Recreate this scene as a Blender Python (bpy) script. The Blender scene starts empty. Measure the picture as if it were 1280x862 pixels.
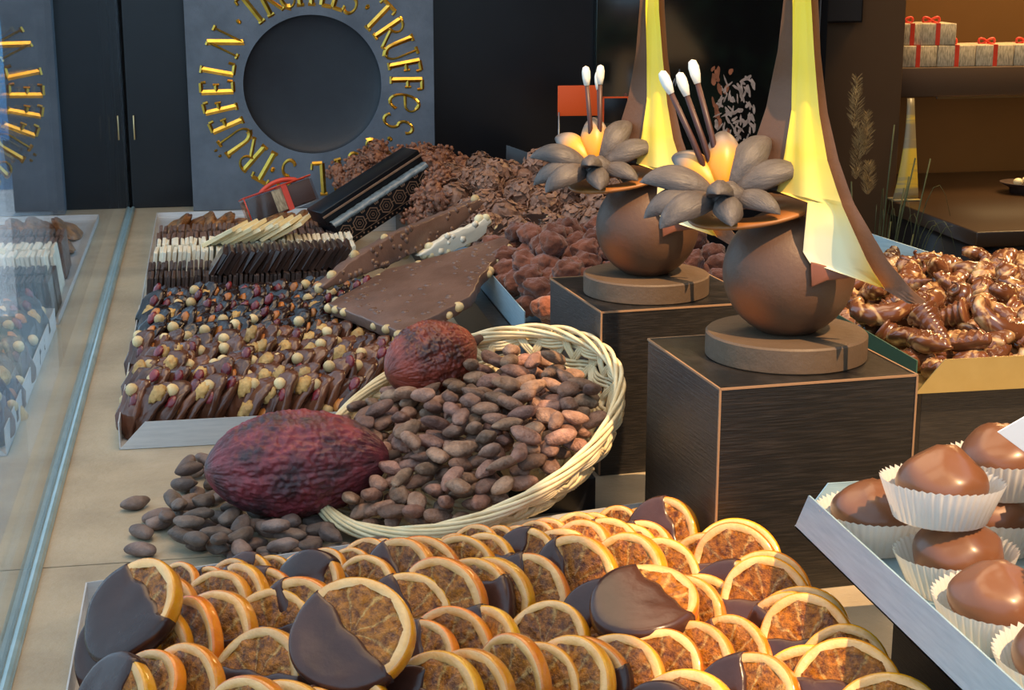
import bpy, bmesh, math, random
from mathutils import Vector, Matrix, noise, Euler
R = math.radians
C = bpy.context.scene.collection
SC = bpy.context.scene
# ------------------------------------------------------------------ camera
F = 2000.0; PITCH = R(14); YAW = R(10.6); CAM = Vector((.127, 0, .48))
_fw = Vector((math.sin(YAW)*math.cos(PITCH), math.cos(YAW)*math.cos(PITCH), -math.sin(PITCH)))
_rt = Vector((math.cos(YAW), -math.sin(YAW), 0)); _up = _rt.cross(_fw)
def ray(px, py): return _fw + _rt*((px-640)/F) - _up*((py-431)/F)
def P(px, py, z=0.0):
    d = ray(px, py); return CAM + d*((z-CAM.z)/d.z)
def PY(px, py, y):
    d = ray(px, py); return CAM + d*((y-CAM.y)/d.y)
def PP(px, py, p0, n):
    d = ray(px, py); return CAM + d*((p0-CAM).dot(n)/d.dot(n))
cd = bpy.data.cameras.new('camera'); cam = bpy.data.objects.new('camera', cd); C.objects.link(cam)
cam.location = CAM; cam.rotation_euler = (R(90)-PITCH, 0, -YAW)
cd.sensor_width = 36; cd.lens = 36*F/1280; cd.clip_start = .02; cd.clip_end = 200
SC.camera = cam
# ------------------------------------------------------------------ materials
def nd(nt, t, **k):
    n = nt.nodes.new(t)
    for a, b in k.items():
        if a.startswith('i_'): n.inputs[a[2:].replace('_', ' ')].default_value = b
        else: setattr(n, a, b)
    return n
def mat(name, c1, c2=None, scale=20., rough=.5, metal=0., spec=.5, bump=0., bscale=None, coat=0., detail=5., lo=.35, hi=.65,
        stretch=None, sheen=0., c3=None, trans=0., dist=0., rough2=None, sss=0.):
    m = bpy.data.materials.new(name); m.use_nodes = True; nt = m.node_tree; L = nt.links
    b = nt.nodes['Principled BSDF']
    b.inputs['Roughness'].default_value = rough; b.inputs['Metallic'].default_value = metal
    b.inputs['Specular IOR Level'].default_value = spec; b.inputs['Coat Weight'].default_value = coat
    b.inputs['Coat Roughness'].default_value = .12
    b.inputs['Sheen Weight'].default_value = sheen
    b.inputs['Base Color'].default_value = (*c1, 1)
    if trans: b.inputs['Transmission Weight'].default_value = trans
    if sss:
        b.inputs['Subsurface Weight'].default_value = sss; b.inputs['Subsurface Radius'].default_value = (1, .5, .2); b.inputs['Subsurface Scale'].default_value = .004
    tc = nd(nt, 'ShaderNodeTexCoord'); mp = nd(nt, 'ShaderNodeMapping'); L.new(tc.outputs['Object'], mp.inputs['Vector'])
    if stretch: mp.inputs['Scale'].default_value = stretch
    if c2:
        n = nd(nt, 'ShaderNodeTexNoise', i_Scale=scale, i_Detail=detail, i_Roughness=.6, i_Distortion=dist); L.new(mp.outputs[0], n.inputs['Vector'])
        r = nd(nt, 'ShaderNodeValToRGB'); L.new(n.outputs['Fac'], r.inputs['Fac'])
        r.color_ramp.elements[0].position = lo; r.color_ramp.elements[0].color = (*c1, 1)
        r.color_ramp.elements[1].position = hi; r.color_ramp.elements[1].color = (*c2, 1)
        if c3:
            e = r.color_ramp.elements.new(min(.98, hi+.12)); e.color = (*c3, 1)
        oi = nd(nt, 'ShaderNodeObjectInfo')
        a = nd(nt, 'ShaderNodeVectorMath', operation='ADD'); L.new(mp.outputs[0], a.inputs[0]); L.new(oi.outputs['Random'], a.inputs[1]); L.new(a.outputs[0], n.inputs['Vector'])
        L.new(r.outputs[0], b.inputs['Base Color'])
        if rough2 is not None:
            mr = nd(nt, 'ShaderNodeMapRange', i_To_Min=rough, i_To_Max=rough2); L.new(n.outputs['Fac'], mr.inputs['Value']); L.new(mr.outputs[0], b.inputs['Roughness'])
    if bump:
        n2 = nd(nt, 'ShaderNodeTexNoise', i_Scale=bscale or scale*2, i_Detail=6., i_Roughness=.6); L.new(mp.outputs[0], n2.inputs['Vector'])
        bp = nd(nt, 'ShaderNodeBump', i_Strength=bump, i_Distance=.004); L.new(n2.outputs['Fac'], bp.inputs['Height']); L.new(bp.outputs[0], b.inputs['Normal'])
    m['bsdf'] = b.name
    return m
def vary(m, lo=.7, hi=1.3, hue=0.0):
    """each object of the material a little lighter or darker (its own colour)"""
    nt = m.node_tree; b = nt.nodes['Principled BSDF']; s = b.inputs['Base Color']
    oi = nd(nt, 'ShaderNodeObjectInfo'); mr = nd(nt, 'ShaderNodeMapRange', i_To_Min=lo, i_To_Max=hi); nt.links.new(oi.outputs['Random'], mr.inputs['Value'])
    h = nd(nt, 'ShaderNodeHueSaturation'); nt.links.new(mr.outputs[0], h.inputs['Value'])
    if hue:
        m2 = nd(nt, 'ShaderNodeMapRange', i_To_Min=.5-hue, i_To_Max=.5+hue); w = nd(nt, 'ShaderNodeTexWhiteNoise', noise_dimensions='1D')
        nt.links.new(oi.outputs['Random'], w.inputs['W']); nt.links.new(w.outputs['Value'], m2.inputs['Value']); nt.links.new(m2.outputs[0], h.inputs['Hue'])
    if s.is_linked: nt.links.new(s.links[0].from_socket, h.inputs['Color'])
    else: h.inputs['Color'].default_value = s.default_value
    nt.links.new(h.outputs[0], s)
    return m
M = {}
M['ledge'] = mat('limestone', (.33, .265, .18), (.47, .385, .265), 9, .55, bump=.25, bscale=160, rough2=.35)
M['joint'] = mat('joint_mortar', (.16, .12, .08), rough=.9)
M['black'] = mat('black_lacquer', (.0035, .004, .006), (.006, .007, .010), 6, .32, spec=.4)
M['slit'] = mat('gap_black', (.002, .002, .003), rough=.8)
M['stone'] = mat('slate', (.085, .11, .145), (.15, .185, .235), 14, .6, bump=.25, bscale=150, lo=.3, hi=.75)
M['dish'] = mat('polished_slate', (.012, .016, .024), (.02, .027, .037), 8, .5, bump=.1, bscale=200)
M['gold'] = mat('gold_leaf', (.80, .50, .09), (.62, .36, .05), 60, .28, metal=1.)
M['brass'] = mat('brass', (.7, .5, .25), rough=.3, metal=1.)
M['wood'] = mat('wenge', (.007, .006, .0055), (.030, .024, .021), 55, .38, stretch=(1, 1, 16), bump=.2, bscale=70, lo=.45, hi=.72, spec=.6)
M['woodh'] = mat('wenge_horizontal', (.007, .006, .0055), (.028, .022, .019), 22, .38, stretch=(1.5, 1.5, 30), bump=.25, bscale=22, lo=.45, hi=.72, spec=.6)
M['edge'] = mat('edge_band', (.30, .17, .09), rough=.5)
M['steel'] = mat('brushed_steel', (.56, .58, .60), (.66, .67, .68), 30, .42, metal=.35, stretch=(1, 1, 12))
M['skytint_steel'] = mat('sky_tinted_steel', (.31, .47, .57), (.39, .56, .65), 30, .42, metal=.35, stretch=(1, 1, 12))  # steel with the blue of the sky light put into its colour
M['goldtray'] = mat('gold_tray', (.55, .42, .17), (.6, .47, .2), 30, .38, metal=.85)
M['greentray'] = mat('green_edge', (.03, .09, .06), rough=.4)
M['dark'] = vary(mat('dark_chocolate', (.028, .013, .009), (.045, .021, .014), 30, .30, coat=.3, bump=.1, bscale=90), .75, 1.3)
M['darkm'] = vary(mat('dark_chocolate_matte', (.040, .022, .017), (.065, .037, .028), 60, .5, bump=.2, bscale=160), .75, 1.3)
M['milkd'] = vary(mat('mendiant_milk', (.085, .030, .016), (.15, .058, .030), 25, .16, coat=.1, spec=.55, bump=.35, bscale=70), .7, 1.35)
M['mendd'] = vary(mat('mendiant_dark', (.016, .007, .006), (.032, .014, .010), 25, .13, coat=.1, spec=.6, bump=.35, bscale=70), .7, 1.35)
M['milk'] = vary(mat('milk_chocolate', (.125, .067, .048), (.17, .095, .07), 40, .48, bump=.25, bscale=120), .85, 1.15)
M['milkbark'] = mat('milk_bark', (.145, .080, .058), (.205, .118, .088), 22, .30, bump=.45, bscale=45)
M['white'] = vary(mat('white_chocolate', (.80, .72, .55), (.88, .82, .68), 30, .4, bump=.15, bscale=90), .92, 1.05)
M['cream'] = vary(mat('cream_chocolate', (.78, .66, .38), (.84, .74, .48), 30, .4, bump=.15, bscale=90), .9, 1.05)
M['brittle'] = vary(mat('nut_brittle', (.12, .05, .018), (.45, .20, .065), 70, .4, bump=.7, bscale=110, lo=.38, hi=.66, coat=.2), .7, 1.25)
M['hazel'] = vary(mat('hazelnut', (.62, .42, .18), (.78, .60, .32), 40, .45), .8, 1.15)
M['walnut'] = vary(mat('walnut', (.42, .22, .06), (.66, .41, .14), 90, .5, bump=.5, bscale=200), .8, 1.2)
M['cran'] = vary(mat('cranberry', (.10, .008, .012), (.22, .02, .025), 80, .25, bump=.4, bscale=120, coat=.3), .6, 1.3)
M['apri'] = vary(mat('apricot', (.42, .12, .02), (.60, .22, .05), 60, .3, bump=.3, bscale=120), .7, 1.2)
M['cocoa'] = vary(mat('cocoa_powder', (.135, .045, .026), (.25, .085, .047), 40, .92, bump=.9, bscale=110, sheen=.3, spec=.15), .75, 1.2)
M['flake'] = vary(mat('chocolate_flakes', (.19, .092, .055), (.34, .175, .11), 60, .5, bump=.3, bscale=140), .75, 1.2)
M['crumb'] = vary(mat('crumb_chocolate', (.17, .062, .035), (.38, .165, .09), 120, .5, bump=.9, bscale=180), .8, 1.2)
M['bean'] = vary(mat('cocoa_bean', (.125, .060, .037), (.36, .20, .135), 80, .58, bump=.8, bscale=190, lo=.32, hi=.68), .55, 1.45, .014)
M['beang'] = vary(mat('cocoa_bean_dark', (.08, .052, .042), (.22, .15, .12), 70, .6, bump=.5, bscale=170, lo=.3, hi=.7), .6, 1.3, .01)
M['wick'] = vary(mat('wicker', (.70, .54, .29), (.84, .71, .45), 45, .5), .9, 1.05)
M['pod1'] = mat('pod_purple', (.045, .020, .024), (.30, .040, .050), 34, .5, bump=.9, bscale=60, lo=.36, hi=.68, coat=.1)
M['pod2'] = mat('pod_red', (.06, .014, .010), (.42, .065, .032), 30, .45, bump=.8, bscale=55, lo=.36, hi=.7, coat=.15)
M['scar'] = mat('pod_scar', (.42, .24, .15), (.52, .32, .20), 60, .7)
M['stem'] = mat('stem', (.10, .05, .03), rough=.8)
M['choc_show'] = mat('showpiece_chocolate', (.105, .048, .022), (.135, .062, .030), 10, .55, bump=.12, bscale=200)
M['choc_disc'] = mat('showpiece_plinth', (.095, .060, .036), (.13, .082, .048), 14, .55, bump=.2, bscale=120)
M['orange_show'] = mat('orange_brown', (.26, .09, .02), (.34, .13, .03), 12, .45)
M['petal'] = mat('petal_grey_brown', (.062, .050, .046), (.105, .086, .078), 30, .5, bump=.3, bscale=90, stretch=(1, 5, 5))
M['stick'] = mat('stick_brown', (.055, .022, .018), (.08, .03, .024), 40, .45)
M['tip'] = mat('tip_white', (.80, .76, .66), (.86, .84, .76), 40, .5)
M['paper'] = mat('white_paper', (.80, .77, .72), (.86, .83, .78), 20, .8)
M['card'] = mat('white_card', (.82, .83, .85), rough=.6)
M['truf'] = vary(mat('milk_truffle', (.15, .056, .023), (.185, .072, .032), 12, .34, coat=.15), .9, 1.1)
M['rind'] = vary(mat('candied_peel', (.82, .24, .006), (.92, .36, .012), 60, .2, coat=.7, bump=.35, bscale=150, sss=.25), .8, 1.1, .015)
M['dip'] = vary(mat('dipped_chocolate', (.045, .016, .010), (.070, .027, .017), 25, .27, coat=.1, spec=.4, bump=.15, bscale=70), .8, 1.3)
M['brown'] = mat('brown_wall', (.085, .042, .014), (.095, .048, .017), 5, .6)
M['brown2'] = mat('ochre_wall', (.15, .067, .010), (.17, .075, .013), 5, .6)
M['brownc'] = mat('brown_counter', (.045, .022, .009), rough=.35)
M['card_box'] = mat('linen_paper', (.26, .20, .12), (.66, .54, .34), 330, .8, stretch=(1, 1, .22), lo=.3, hi=.6)
M['red'] = mat('red_ribbon', (.62, .045, .02), (.72, .07, .03), 30, .4)
M['orange'] = mat('orange_card', (.85, .10, .008), rough=.6)
M['metal'] = mat('grey_metal', (.35, .36, .38), rough=.35, metal=.9)
M['copper'] = mat('copper_print', (.32, .19, .12), (.42, .27, .18), 60, .4, metal=.5)
M['film'] = mat('crinkled_film', (.10, .13, .15), (.20, .25, .27), 60, .15, bump=.6, bscale=90, coat=.5)
M['smoke'] = mat('smoked_plate', (.035, .034, .036), rough=.25)
M['straw'] = mat('dry_plume', (.30, .20, .08), (.42, .30, .13), 40, .8)
M['blade'] = mat('grass_blade', (.06, .075, .025), (.11, .12, .045), 40, .6)
M['van'] = mat('blue_paint', (.06, .34, .80), rough=.25, coat=.5)
M['tyre'] = mat('tyre', (.02, .02, .02), rough=.8)
M['wind'] = mat('van_window', (.25, .45, .6), rough=.1, spec=.8)
M['pave_shade'] = mat('pavement_in_shade', (.10, .17, .20), (.15, .23, .26), 6, .8)  # pavement darkened in colour to stand in for awning shade
M['pave'] = mat('pavement', (.30, .42, .55), (.38, .50, .62), 6, .8)
M['plaster'] = mat('plaster', (.40, .33, .25), rough=.9)
# glass (Fresnel mirror over clear)
def glass_mat(name, ior=1.5, tint=(.95, .98, .99), rough=0.):
    m = bpy.data.materials.new(name); m.use_nodes = True; nt = m.node_tree; nt.nodes.clear()
    o = nd(nt, 'ShaderNodeOutputMaterial'); mx = nd(nt, 'ShaderNodeMixShader'); t = nd(nt, 'ShaderNodeBsdfTransparent'); g = nd(nt, 'ShaderNodeBsdfGlossy')
    lw = nd(nt, 'ShaderNodeLayerWeight', i_Blend=.5); pw = nd(nt, 'ShaderNodeMath', operation='POWER'); pw.inputs[1].default_value = 5; fr = nd(nt, 'ShaderNodeMath', operation='MULTIPLY_ADD'); f0 = ((ior-1)/(ior+1))**2
    nt.links.new(lw.outputs['Facing'], pw.inputs[0]); nt.links.new(pw.outputs[0], fr.inputs[0]); fr.inputs[1].default_value = 1-f0; fr.inputs[2].default_value = f0; t.inputs[0].default_value = (*tint, 1); g.inputs['Roughness'].default_value = rough
    g.inputs['Color'].default_value = (.97, .98, 1, 1)
    nt.links.new(fr.outputs[0], mx.inputs[0]); nt.links.new(t.outputs[0], mx.inputs[1]); nt.links.new(g.outputs[0], mx.inputs[2]); nt.links.new(mx.outputs[0], o.inputs[0])
    return m
M['glass'] = glass_mat('window_glass')
M['clear'] = glass_mat('clear_box', 1.45, (.9, .9, .92), .03)
# orange pulp with segments
def pulp_mat():
    m = bpy.data.materials.new('candied_pulp'); m.use_nodes = True; nt = m.node_tree; L = nt.links; b = nt.nodes['Principled BSDF']
    tc = nd(nt, 'ShaderNodeTexCoord'); sx = nd(nt, 'ShaderNodeSeparateXYZ'); L.new(tc.outputs['Object'], sx.inputs[0])
    at = nd(nt, 'ShaderNodeMath', operation='ARCTAN2'); L.new(sx.outputs[1], at.inputs[0]); L.new(sx.outputs[0], at.inputs[1])
    oi = nd(nt, 'ShaderNodeObjectInfo')
    nz = nd(nt, 'ShaderNodeTexNoise', i_Scale=90., i_Detail=4.); ad = nd(nt, 'ShaderNodeVectorMath', operation='ADD')
    L.new(tc.outputs['Object'], ad.inputs[0]); L.new(oi.outputs['Random'], ad.inputs[1]); L.new(ad.outputs[0], nz.inputs['Vector'])
    a1 = nd(nt, 'ShaderNodeMath', operation='MULTIPLY_ADD'); L.new(nz.outputs['Fac'], a1.inputs[0]); a1.inputs[1].default_value = .55; L.new(at.outputs[0], a1.inputs[2])
    a2 = nd(nt, 'ShaderNodeMath', operation='MULTIPLY'); L.new(a1.outputs[0], a2.inputs[0]); a2.inputs[1].default_value = 4.5
    si = nd(nt, 'ShaderNodeMath', operation='SINE'); L.new(a2.outputs[0], si.inputs[0]); ab = nd(nt, 'ShaderNodeMath', operation='ABSOLUTE'); L.new(si.outputs[0], ab.inputs[0])
    r = nd(nt, 'ShaderNodeValToRGB'); L.new(ab.outputs[0], r.inputs[0])
    r.color_ramp.elements[0].position = .06; r.color_ramp.elements[0].color = (.80, .44, .12, 1); r.color_ramp.elements[1].position = .34; r.color_ramp.elements[1].color = (.58, .19, .012, 1)
    n2 = nd(nt, 'ShaderNodeTexNoise', i_Scale=210., i_Detail=5., i_Roughness=.7); L.new(ad.outputs[0], n2.inputs['Vector'])
    r2 = nd(nt, 'ShaderNodeValToRGB'); L.new(n2.outputs['Fac'], r2.inputs[0])
    r2.color_ramp.elements[0].position = .36; r2.color_ramp.elements[0].color = (.15, .06, .025, 1); r2.color_ramp.elements[1].position = .60; r2.color_ramp.elements[1].color = (1, 1, 1, 1)
    mm = nd(nt, 'ShaderNodeMix', data_type='RGBA', blend_type='MULTIPLY'); mm.inputs[0].default_value = .9; L.new(r.outputs[0], mm.inputs[6]); L.new(r2.outputs[0], mm.inputs[7])
    L.new(mm.outputs[2], b.inputs['Base Color'])
    b.inputs['Roughness'].default_value = .12; b.inputs['Coat Weight'].default_value = .3
    bp = nd(nt, 'ShaderNodeBump', i_Strength=1., i_Distance=.007); L.new(n2.outputs['Fac'], bp.inputs['Height']); L.new(bp.outputs[0], b.inputs['Normal'])
    return m
M['pulp'] = vary(pulp_mat(), .75, 1.2)
M['pith'] = vary(mat('candied_pith', (.74, .36, .10), (.86, .50, .19), 60, .25, coat=.4, bump=.3, bscale=200), .85, 1.1)
# marbled chocolate
def marble_mat():
    m = bpy.data.materials.new('marbled_praline'); m.use_nodes = True; nt = m.node_tree; L = nt.links; b = nt.nodes['Principled BSDF']
    tc = nd(nt, 'ShaderNodeTexCoord'); oi = nd(nt, 'ShaderNodeObjectInfo'); ad = nd(nt, 'ShaderNodeVectorMath', operation='ADD')
    L.new(tc.outputs['Object'], ad.inputs[0]); L.new(oi.outputs['Random'], ad.inputs[1])
    n = nd(nt, 'ShaderNodeTexNoise', i_Scale=26., i_Detail=2., i_Distortion=2.2); L.new(ad.outputs[0], n.inputs['Vector'])
    r = nd(nt, 'ShaderNodeValToRGB'); L.new(n.outputs['Fac'], r.inputs[0]); e = r.color_ramp.elements
    e[0].position = .0; e[0].color = (.075, .026, .011, 1); e[1].position = .54; e[1].color = (.14, .050, .021, 1)
    x = e.new(.61); x.color = (.36, .20, .085, 1); x = e.new(.69); x.color = (.55, .38, .19, 1)
    L.new(r.outputs[0], b.inputs['Base Color']); b.inputs['Roughness'].default_value = .22; b.inputs['Coat Weight'].default_value = .5
    return m
M['marble'] = vary(marble_mat(), .75, 1.2)
# airbrushed yellow, along local z and x (the colour sprayed on the chocolate)
def airbrush(name, stops, axis=2, lo=0., hi=1., rough=.4, side=None):
    m = bpy.data.materials.new(name); m.use_nodes = True; nt = m.node_tree; L = nt.links; b = nt.nodes['Principled BSDF']
    tc = nd(nt, 'ShaderNodeTexCoord'); sx = nd(nt, 'ShaderNodeSeparateXYZ'); L.new(tc.outputs['Object'], sx.inputs[0])
    mr = nd(nt, 'ShaderNodeMapRange', i_From_Min=lo, i_From_Max=hi); L.new(sx.outputs[axis], mr.inputs['Value'])
    n = nd(nt, 'ShaderNodeTexNoise', i_Scale=30.); L.new(tc.outputs['Object'], n.inputs['Vector'])
    am = nd(nt, 'ShaderNodeMath', operation='MULTIPLY_ADD'); L.new(n.outputs['Fac'], am.inputs[0]); am.inputs[1].default_value = .12; L.new(mr.outputs[0], am.inputs[2])
    r = nd(nt, 'ShaderNodeValToRGB'); L.new(am.outputs[0], r.inputs[0])
    e = r.color_ramp.elements; e[0].position = stops[0][0]; e[0].color = (*stops[0][1], 1); e[1].position = stops[-1][0]; e[1].color = (*stops[-1][1], 1)
    for p, c in stops[1:-1]: x = e.new(p); x.color = (*c, 1)
    out = r.outputs[0]
    if side:  # a second spray towards one edge of the lower part
        (x0, x1), col, (z0, z1) = side
        m1 = nd(nt, 'ShaderNodeMapRange', i_From_Min=x0, i_From_Max=x1, interpolation_type='SMOOTHSTEP'); L.new(sx.outputs[0], m1.inputs['Value'])
        m2 = nd(nt, 'ShaderNodeMapRange', i_From_Min=z1, i_From_Max=z0, interpolation_type='SMOOTHSTEP'); L.new(sx.outputs[2], m2.inputs['Value'])
        mu = nd(nt, 'ShaderNodeMath', operation='MULTIPLY'); L.new(m1.outputs[0], mu.inputs[0]); L.new(m2.outputs[0], mu.inputs[1])
        mx = nd(nt, 'ShaderNodeMix', data_type='RGBA'); L.new(mu.outputs[0], mx.inputs[0]); L.new(out, mx.inputs[6]); mx.inputs[7].default_value = (*col, 1); out = mx.outputs[2]
    L.new(out, b.inputs['Base Color']); b.inputs['Roughness'].default_value = rough
    return m
# petals: local x from base 0 to tip .042
M['petaly'] = airbrush('petal_yellow', [(.1, (.80, .30, .01)), (.55, (.75, .33, .03)), (.85, (.25, .19, .15)), (1, (.12, .10, .09))], 0, 0, .044)
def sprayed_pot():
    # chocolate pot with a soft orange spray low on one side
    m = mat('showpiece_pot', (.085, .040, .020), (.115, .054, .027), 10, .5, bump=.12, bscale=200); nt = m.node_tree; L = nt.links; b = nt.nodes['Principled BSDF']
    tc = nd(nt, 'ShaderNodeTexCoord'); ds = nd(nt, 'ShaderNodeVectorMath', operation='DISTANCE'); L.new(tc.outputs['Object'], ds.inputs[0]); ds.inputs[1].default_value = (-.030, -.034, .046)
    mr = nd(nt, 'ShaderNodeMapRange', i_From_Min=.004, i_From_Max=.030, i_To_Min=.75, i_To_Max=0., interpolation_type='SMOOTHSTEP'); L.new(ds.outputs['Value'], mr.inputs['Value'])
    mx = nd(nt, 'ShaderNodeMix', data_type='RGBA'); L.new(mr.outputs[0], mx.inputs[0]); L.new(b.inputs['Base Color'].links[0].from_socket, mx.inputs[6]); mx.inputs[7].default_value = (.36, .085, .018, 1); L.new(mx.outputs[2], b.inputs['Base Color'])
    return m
# ------------------------------------------------------------------ mesh helpers
def mesh(name, vf, m, parent=None, smooth=True, loc=None, rot=None, angle=None):
    v, f = vf[0], vf[1]
    me = bpy.data.meshes.new(name); me.from_pydata([tuple(p) for p in v], [], f)
    ms = m if isinstance(m, (list, tuple)) else [m]
    for x in ms: me.materials.append(M[x])
    if len(vf) > 2: me.polygons.foreach_set('material_index', vf[2])
    if smooth: me.polygons.foreach_set('use_smooth', [True]*len(f))
    if angle is not None:
        try: me.set_sharp_from_angle(angle=R(angle))
        except Exception: pass
    me.update()
    o = bpy.data.objects.new(name, me); C.objects.link(o)
    if parent: o.parent = parent
    if loc is not None: o.location = loc
    if rot is not None: o.rotation_euler = rot
    return o
def frombm(bm):
    bm.verts.ensure_lookup_table(); bm.verts.index_update()
    r = ([v.co.copy() for v in bm.verts], [[v.index for v in f.verts] for f in bm.faces]); bm.free(); return r
def join(*parts):
    V, Fc = [], []
    for v, f in parts:
        o = len(V); V += list(v); Fc += [[i+o for i in q] for q in f]
    return V, Fc
def tr(vf, loc=(0, 0, 0), rot=(0, 0, 0), sc=(1, 1, 1)):
    m = Matrix.Translation(loc) @ Euler(rot).to_matrix().to_4x4() @ Matrix.Diagonal((*sc, 1))
    return [m @ Vector(p) for p in vf[0]], vf[1]
def box(sx, sy, sz, c=(0, 0, 0), b=.0, seg=2):
    bm = bmesh.new(); bmesh.ops.create_cube(bm, size=1)
    for v in bm.verts: v.co = Vector((v.co.x*sx, v.co.y*sy, v.co.z*sz)) + Vector(c)
    if b: bmesh.ops.bevel(bm, geom=bm.edges[:], offset=b, segments=seg, affect='EDGES', profile=.5)
    return frombm(bm)
def bb(x0, x1, y0, y1, z0, z1, b=.0):
    return box(x1-x0, y1-y0, z1-z0, ((x0+x1)/2, (y0+y1)/2, (z0+z1)/2), b)
def lathe(prof, n=32, fr=None):
    V, Fc = [], []
    for i in range(n):
        a = 2*math.pi*i/n
        for j, (r, z) in enumerate(prof):
            k = fr(a, j, r) if fr else r
            V.append(Vector((k*math.cos(a), k*math.sin(a), z)))
    m = len(prof)
    for i in range(n):
        i2 = (i+1) % n
        for j in range(m-1):
            Fc.append([i*m+j, i2*m+j, i2*m+j+1, i*m+j+1])
    if prof[0][0] > 1e-6: pass
    return V, Fc
def tube(pts, r, n=6, closed=False, cap=True):
    pts = [Vector(p) for p in pts]; N = len(pts); V, Fc = [], []
    rs = r if isinstance(r, (list, tuple)) else [r]*N
    t0 = None; nrm = None
    for i, p in enumerate(pts):
        a = pts[(i-1) % N] if (closed or i > 0) else p; b = pts[(i+1) % N] if (closed or i < N-1) else p
        t = (b-a); t = t.normalized() if t.length > 1e-9 else Vector((0, 0, 1))
        if nrm is None:
            nrm = t.orthogonal().normalized()
        else:
            nrm = (nrm - t*nrm.dot(t)); nrm = nrm.normalized() if nrm.length > 1e-6 else t.orthogonal().normalized()
        bi = t.cross(nrm)
        for k in range(n):
            an = 2*math.pi*k/n; V.append(p + (nrm*math.cos(an)+bi*math.sin(an))*rs[i])
    for i in range(N if closed else N-1):
        j = (i+1) % N
        for k in range(n):
            k2 = (k+1) % n; Fc.append([i*n+k, i*n+k2, j*n+k2, j*n+k])
    if cap and not closed:
        Fc.append(list(range(n))[::-1]); Fc.append([(N-1)*n+k for k in range(n)])
    return V, Fc
def blob(sub, sc, fn=None):
    bm = bmesh.new(); bmesh.ops.create_icosphere(bm, subdivisions=sub, radius=1)
    for v in bm.verts:
        d = v.co.copy(); k = fn(d) if fn else 1
        v.co = Vector((d.x*sc[0], d.y*sc[1], d.z*sc[2]))*k if not isinstance(k, Vector) else k
    return frombm(bm)
def nz(d, s, seed=0): return noise.noise(d*s + Vector((seed*7.3, seed*3.1, seed*1.7)))
def prism(poly, t, b=0., bot=True):
    """outline in xy, from z=0 to z=t, bevelled"""
    bm = bmesh.new(); vs = [bm.verts.new((p[0], p[1], 0)) for p in poly]; f = bm.faces.new(vs); f.normal_update()
    if f.normal.z > 0: f.normal_flip()
    r = bmesh.ops.extrude_face_region(bm, geom=[f]); up = [e for e in r['geom'] if isinstance(e, bmesh.types.BMVert)]
    for v in up: v.co.z = t
    bmesh.ops.recalc_face_normals(bm, faces=bm.faces[:])
    if b: bmesh.ops.bevel(bm, geom=[e for e in bm.edges if abs(e.verts[0].co.z-e.verts[1].co.z) < 1e-6], offset=b, segments=2, affect='EDGES', profile=.5)
    return frombm(bm)
def tag(o, label=None, cat=None, group=None, kind=None):
    if label: o['label'] = label
    if cat: o['category'] = cat
    if group: o['group'] = group
    if kind: o['kind'] = kind
    return o
def thing(name, label, cat, loc=(0, 0, 0), rot=(0, 0, 0), group=None):
    o = bpy.data.objects.new(name, None); C.objects.link(o); o.location = loc; o.rotation_euler = rot; o.empty_display_size = .01
    return tag(o, label, cat, group)
def dup(o, parent=None):
    c = o.copy(); C.objects.link(c)
    if parent: c.parent = parent
    for ch in o.children: dup(ch, c)
    return c
def struct(name, vf, m, smooth=False, loc=None):
    return tag(mesh(name, vf, m, None, smooth, loc), kind='structure')
ONES = 'first second third fourth fifth sixth seventh eighth ninth tenth eleventh twelfth thirteenth fourteenth fifteenth sixteenth seventeenth eighteenth nineteenth'.split()
TENS = {2: 'twent', 3: 'thirt', 4: 'fort', 5: 'fift'}
def nth(i):
    if i < 20: return ONES[i-1]
    t, u = divmod(i, 10)
    return TENS[t] + ('ieth' if u == 0 else ('y-' + ONES[u-1]))
def placer(protos):
    """hands out each prototype itself the first time, a copy after that"""
    used = set()
    def take(i):
        if i in used: return dup(protos[i])
        used.add(i); return protos[i]
    return take
def deposit(n, sample, r, ground, tries, rnd, ok=None):
    out = []; cell = 2*r; grid = {}
    for _ in range(n):
        best = None
        for _t in range(tries):
            x, y = sample(rnd); z = ground(x, y) + r*.75
            gx, gy = int(x//cell), int(y//cell)
            for i in (-1, 0, 1):
                for j in (-1, 0, 1):
                    for (a, b, c) in grid.get((gx+i, gy+j), ()):
                        d2 = (a-x)**2+(b-y)**2
                        if d2 < 4*r*r: z = max(z, c+math.sqrt(4*r*r-d2)*.72)
            if ok and not ok(x, y, z): continue
            h = z-ground(x, y)
            if best is None or h < best[3]: best = (x, y, z, h)
        if best is None: continue
        x, y, z, h = best; out.append((x, y, z)); grid.setdefault((int(x//cell), int(y//cell)), []).append((x, y, z))
    return out
def frame_rot(xa, za):
    z = Vector(za).normalized(); x = Vector(xa); x = (x - z*x.dot(z)).normalized(); y = z.cross(x)
    return Matrix((x, y, z)).transposed().to_euler()
M['film_rail'] = mat('rail_seal', (.20, .30, .32), (.28, .38, .40), 40, .3, coat=.3)
M['gold_band'] = mat('gold_bands', (.26, .22, .13), (.62, .45, .06), 18, .35, lo=.5, hi=.56, stretch=(.1, .1, 1))
M['poster'] = mat('printed_dark', (.0045, .006, .007), (.010, .020, .014), 14, .12, coat=.4, lo=.45, hi=.75)
for k_, c_ in dict(pr_tan=(.50, .38, .32), pr_rust=(.40, .14, .07), pr_green=(.13, .24, .06), pr_fern=(.03, .26, .12), pr_pink=(.20, .09, .07), pr_grey=(.22, .24, .27), pr_moss=(.03, .045, .028)).items():
    M[k_] = mat('print_'+k_[3:], tuple(x*.7 for x in c_), tuple(x*1.25 for x in c_), 90, .3)
M['darkm2'] = mat('brown_block', (.085, .045, .036), rough=.45)
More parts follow.
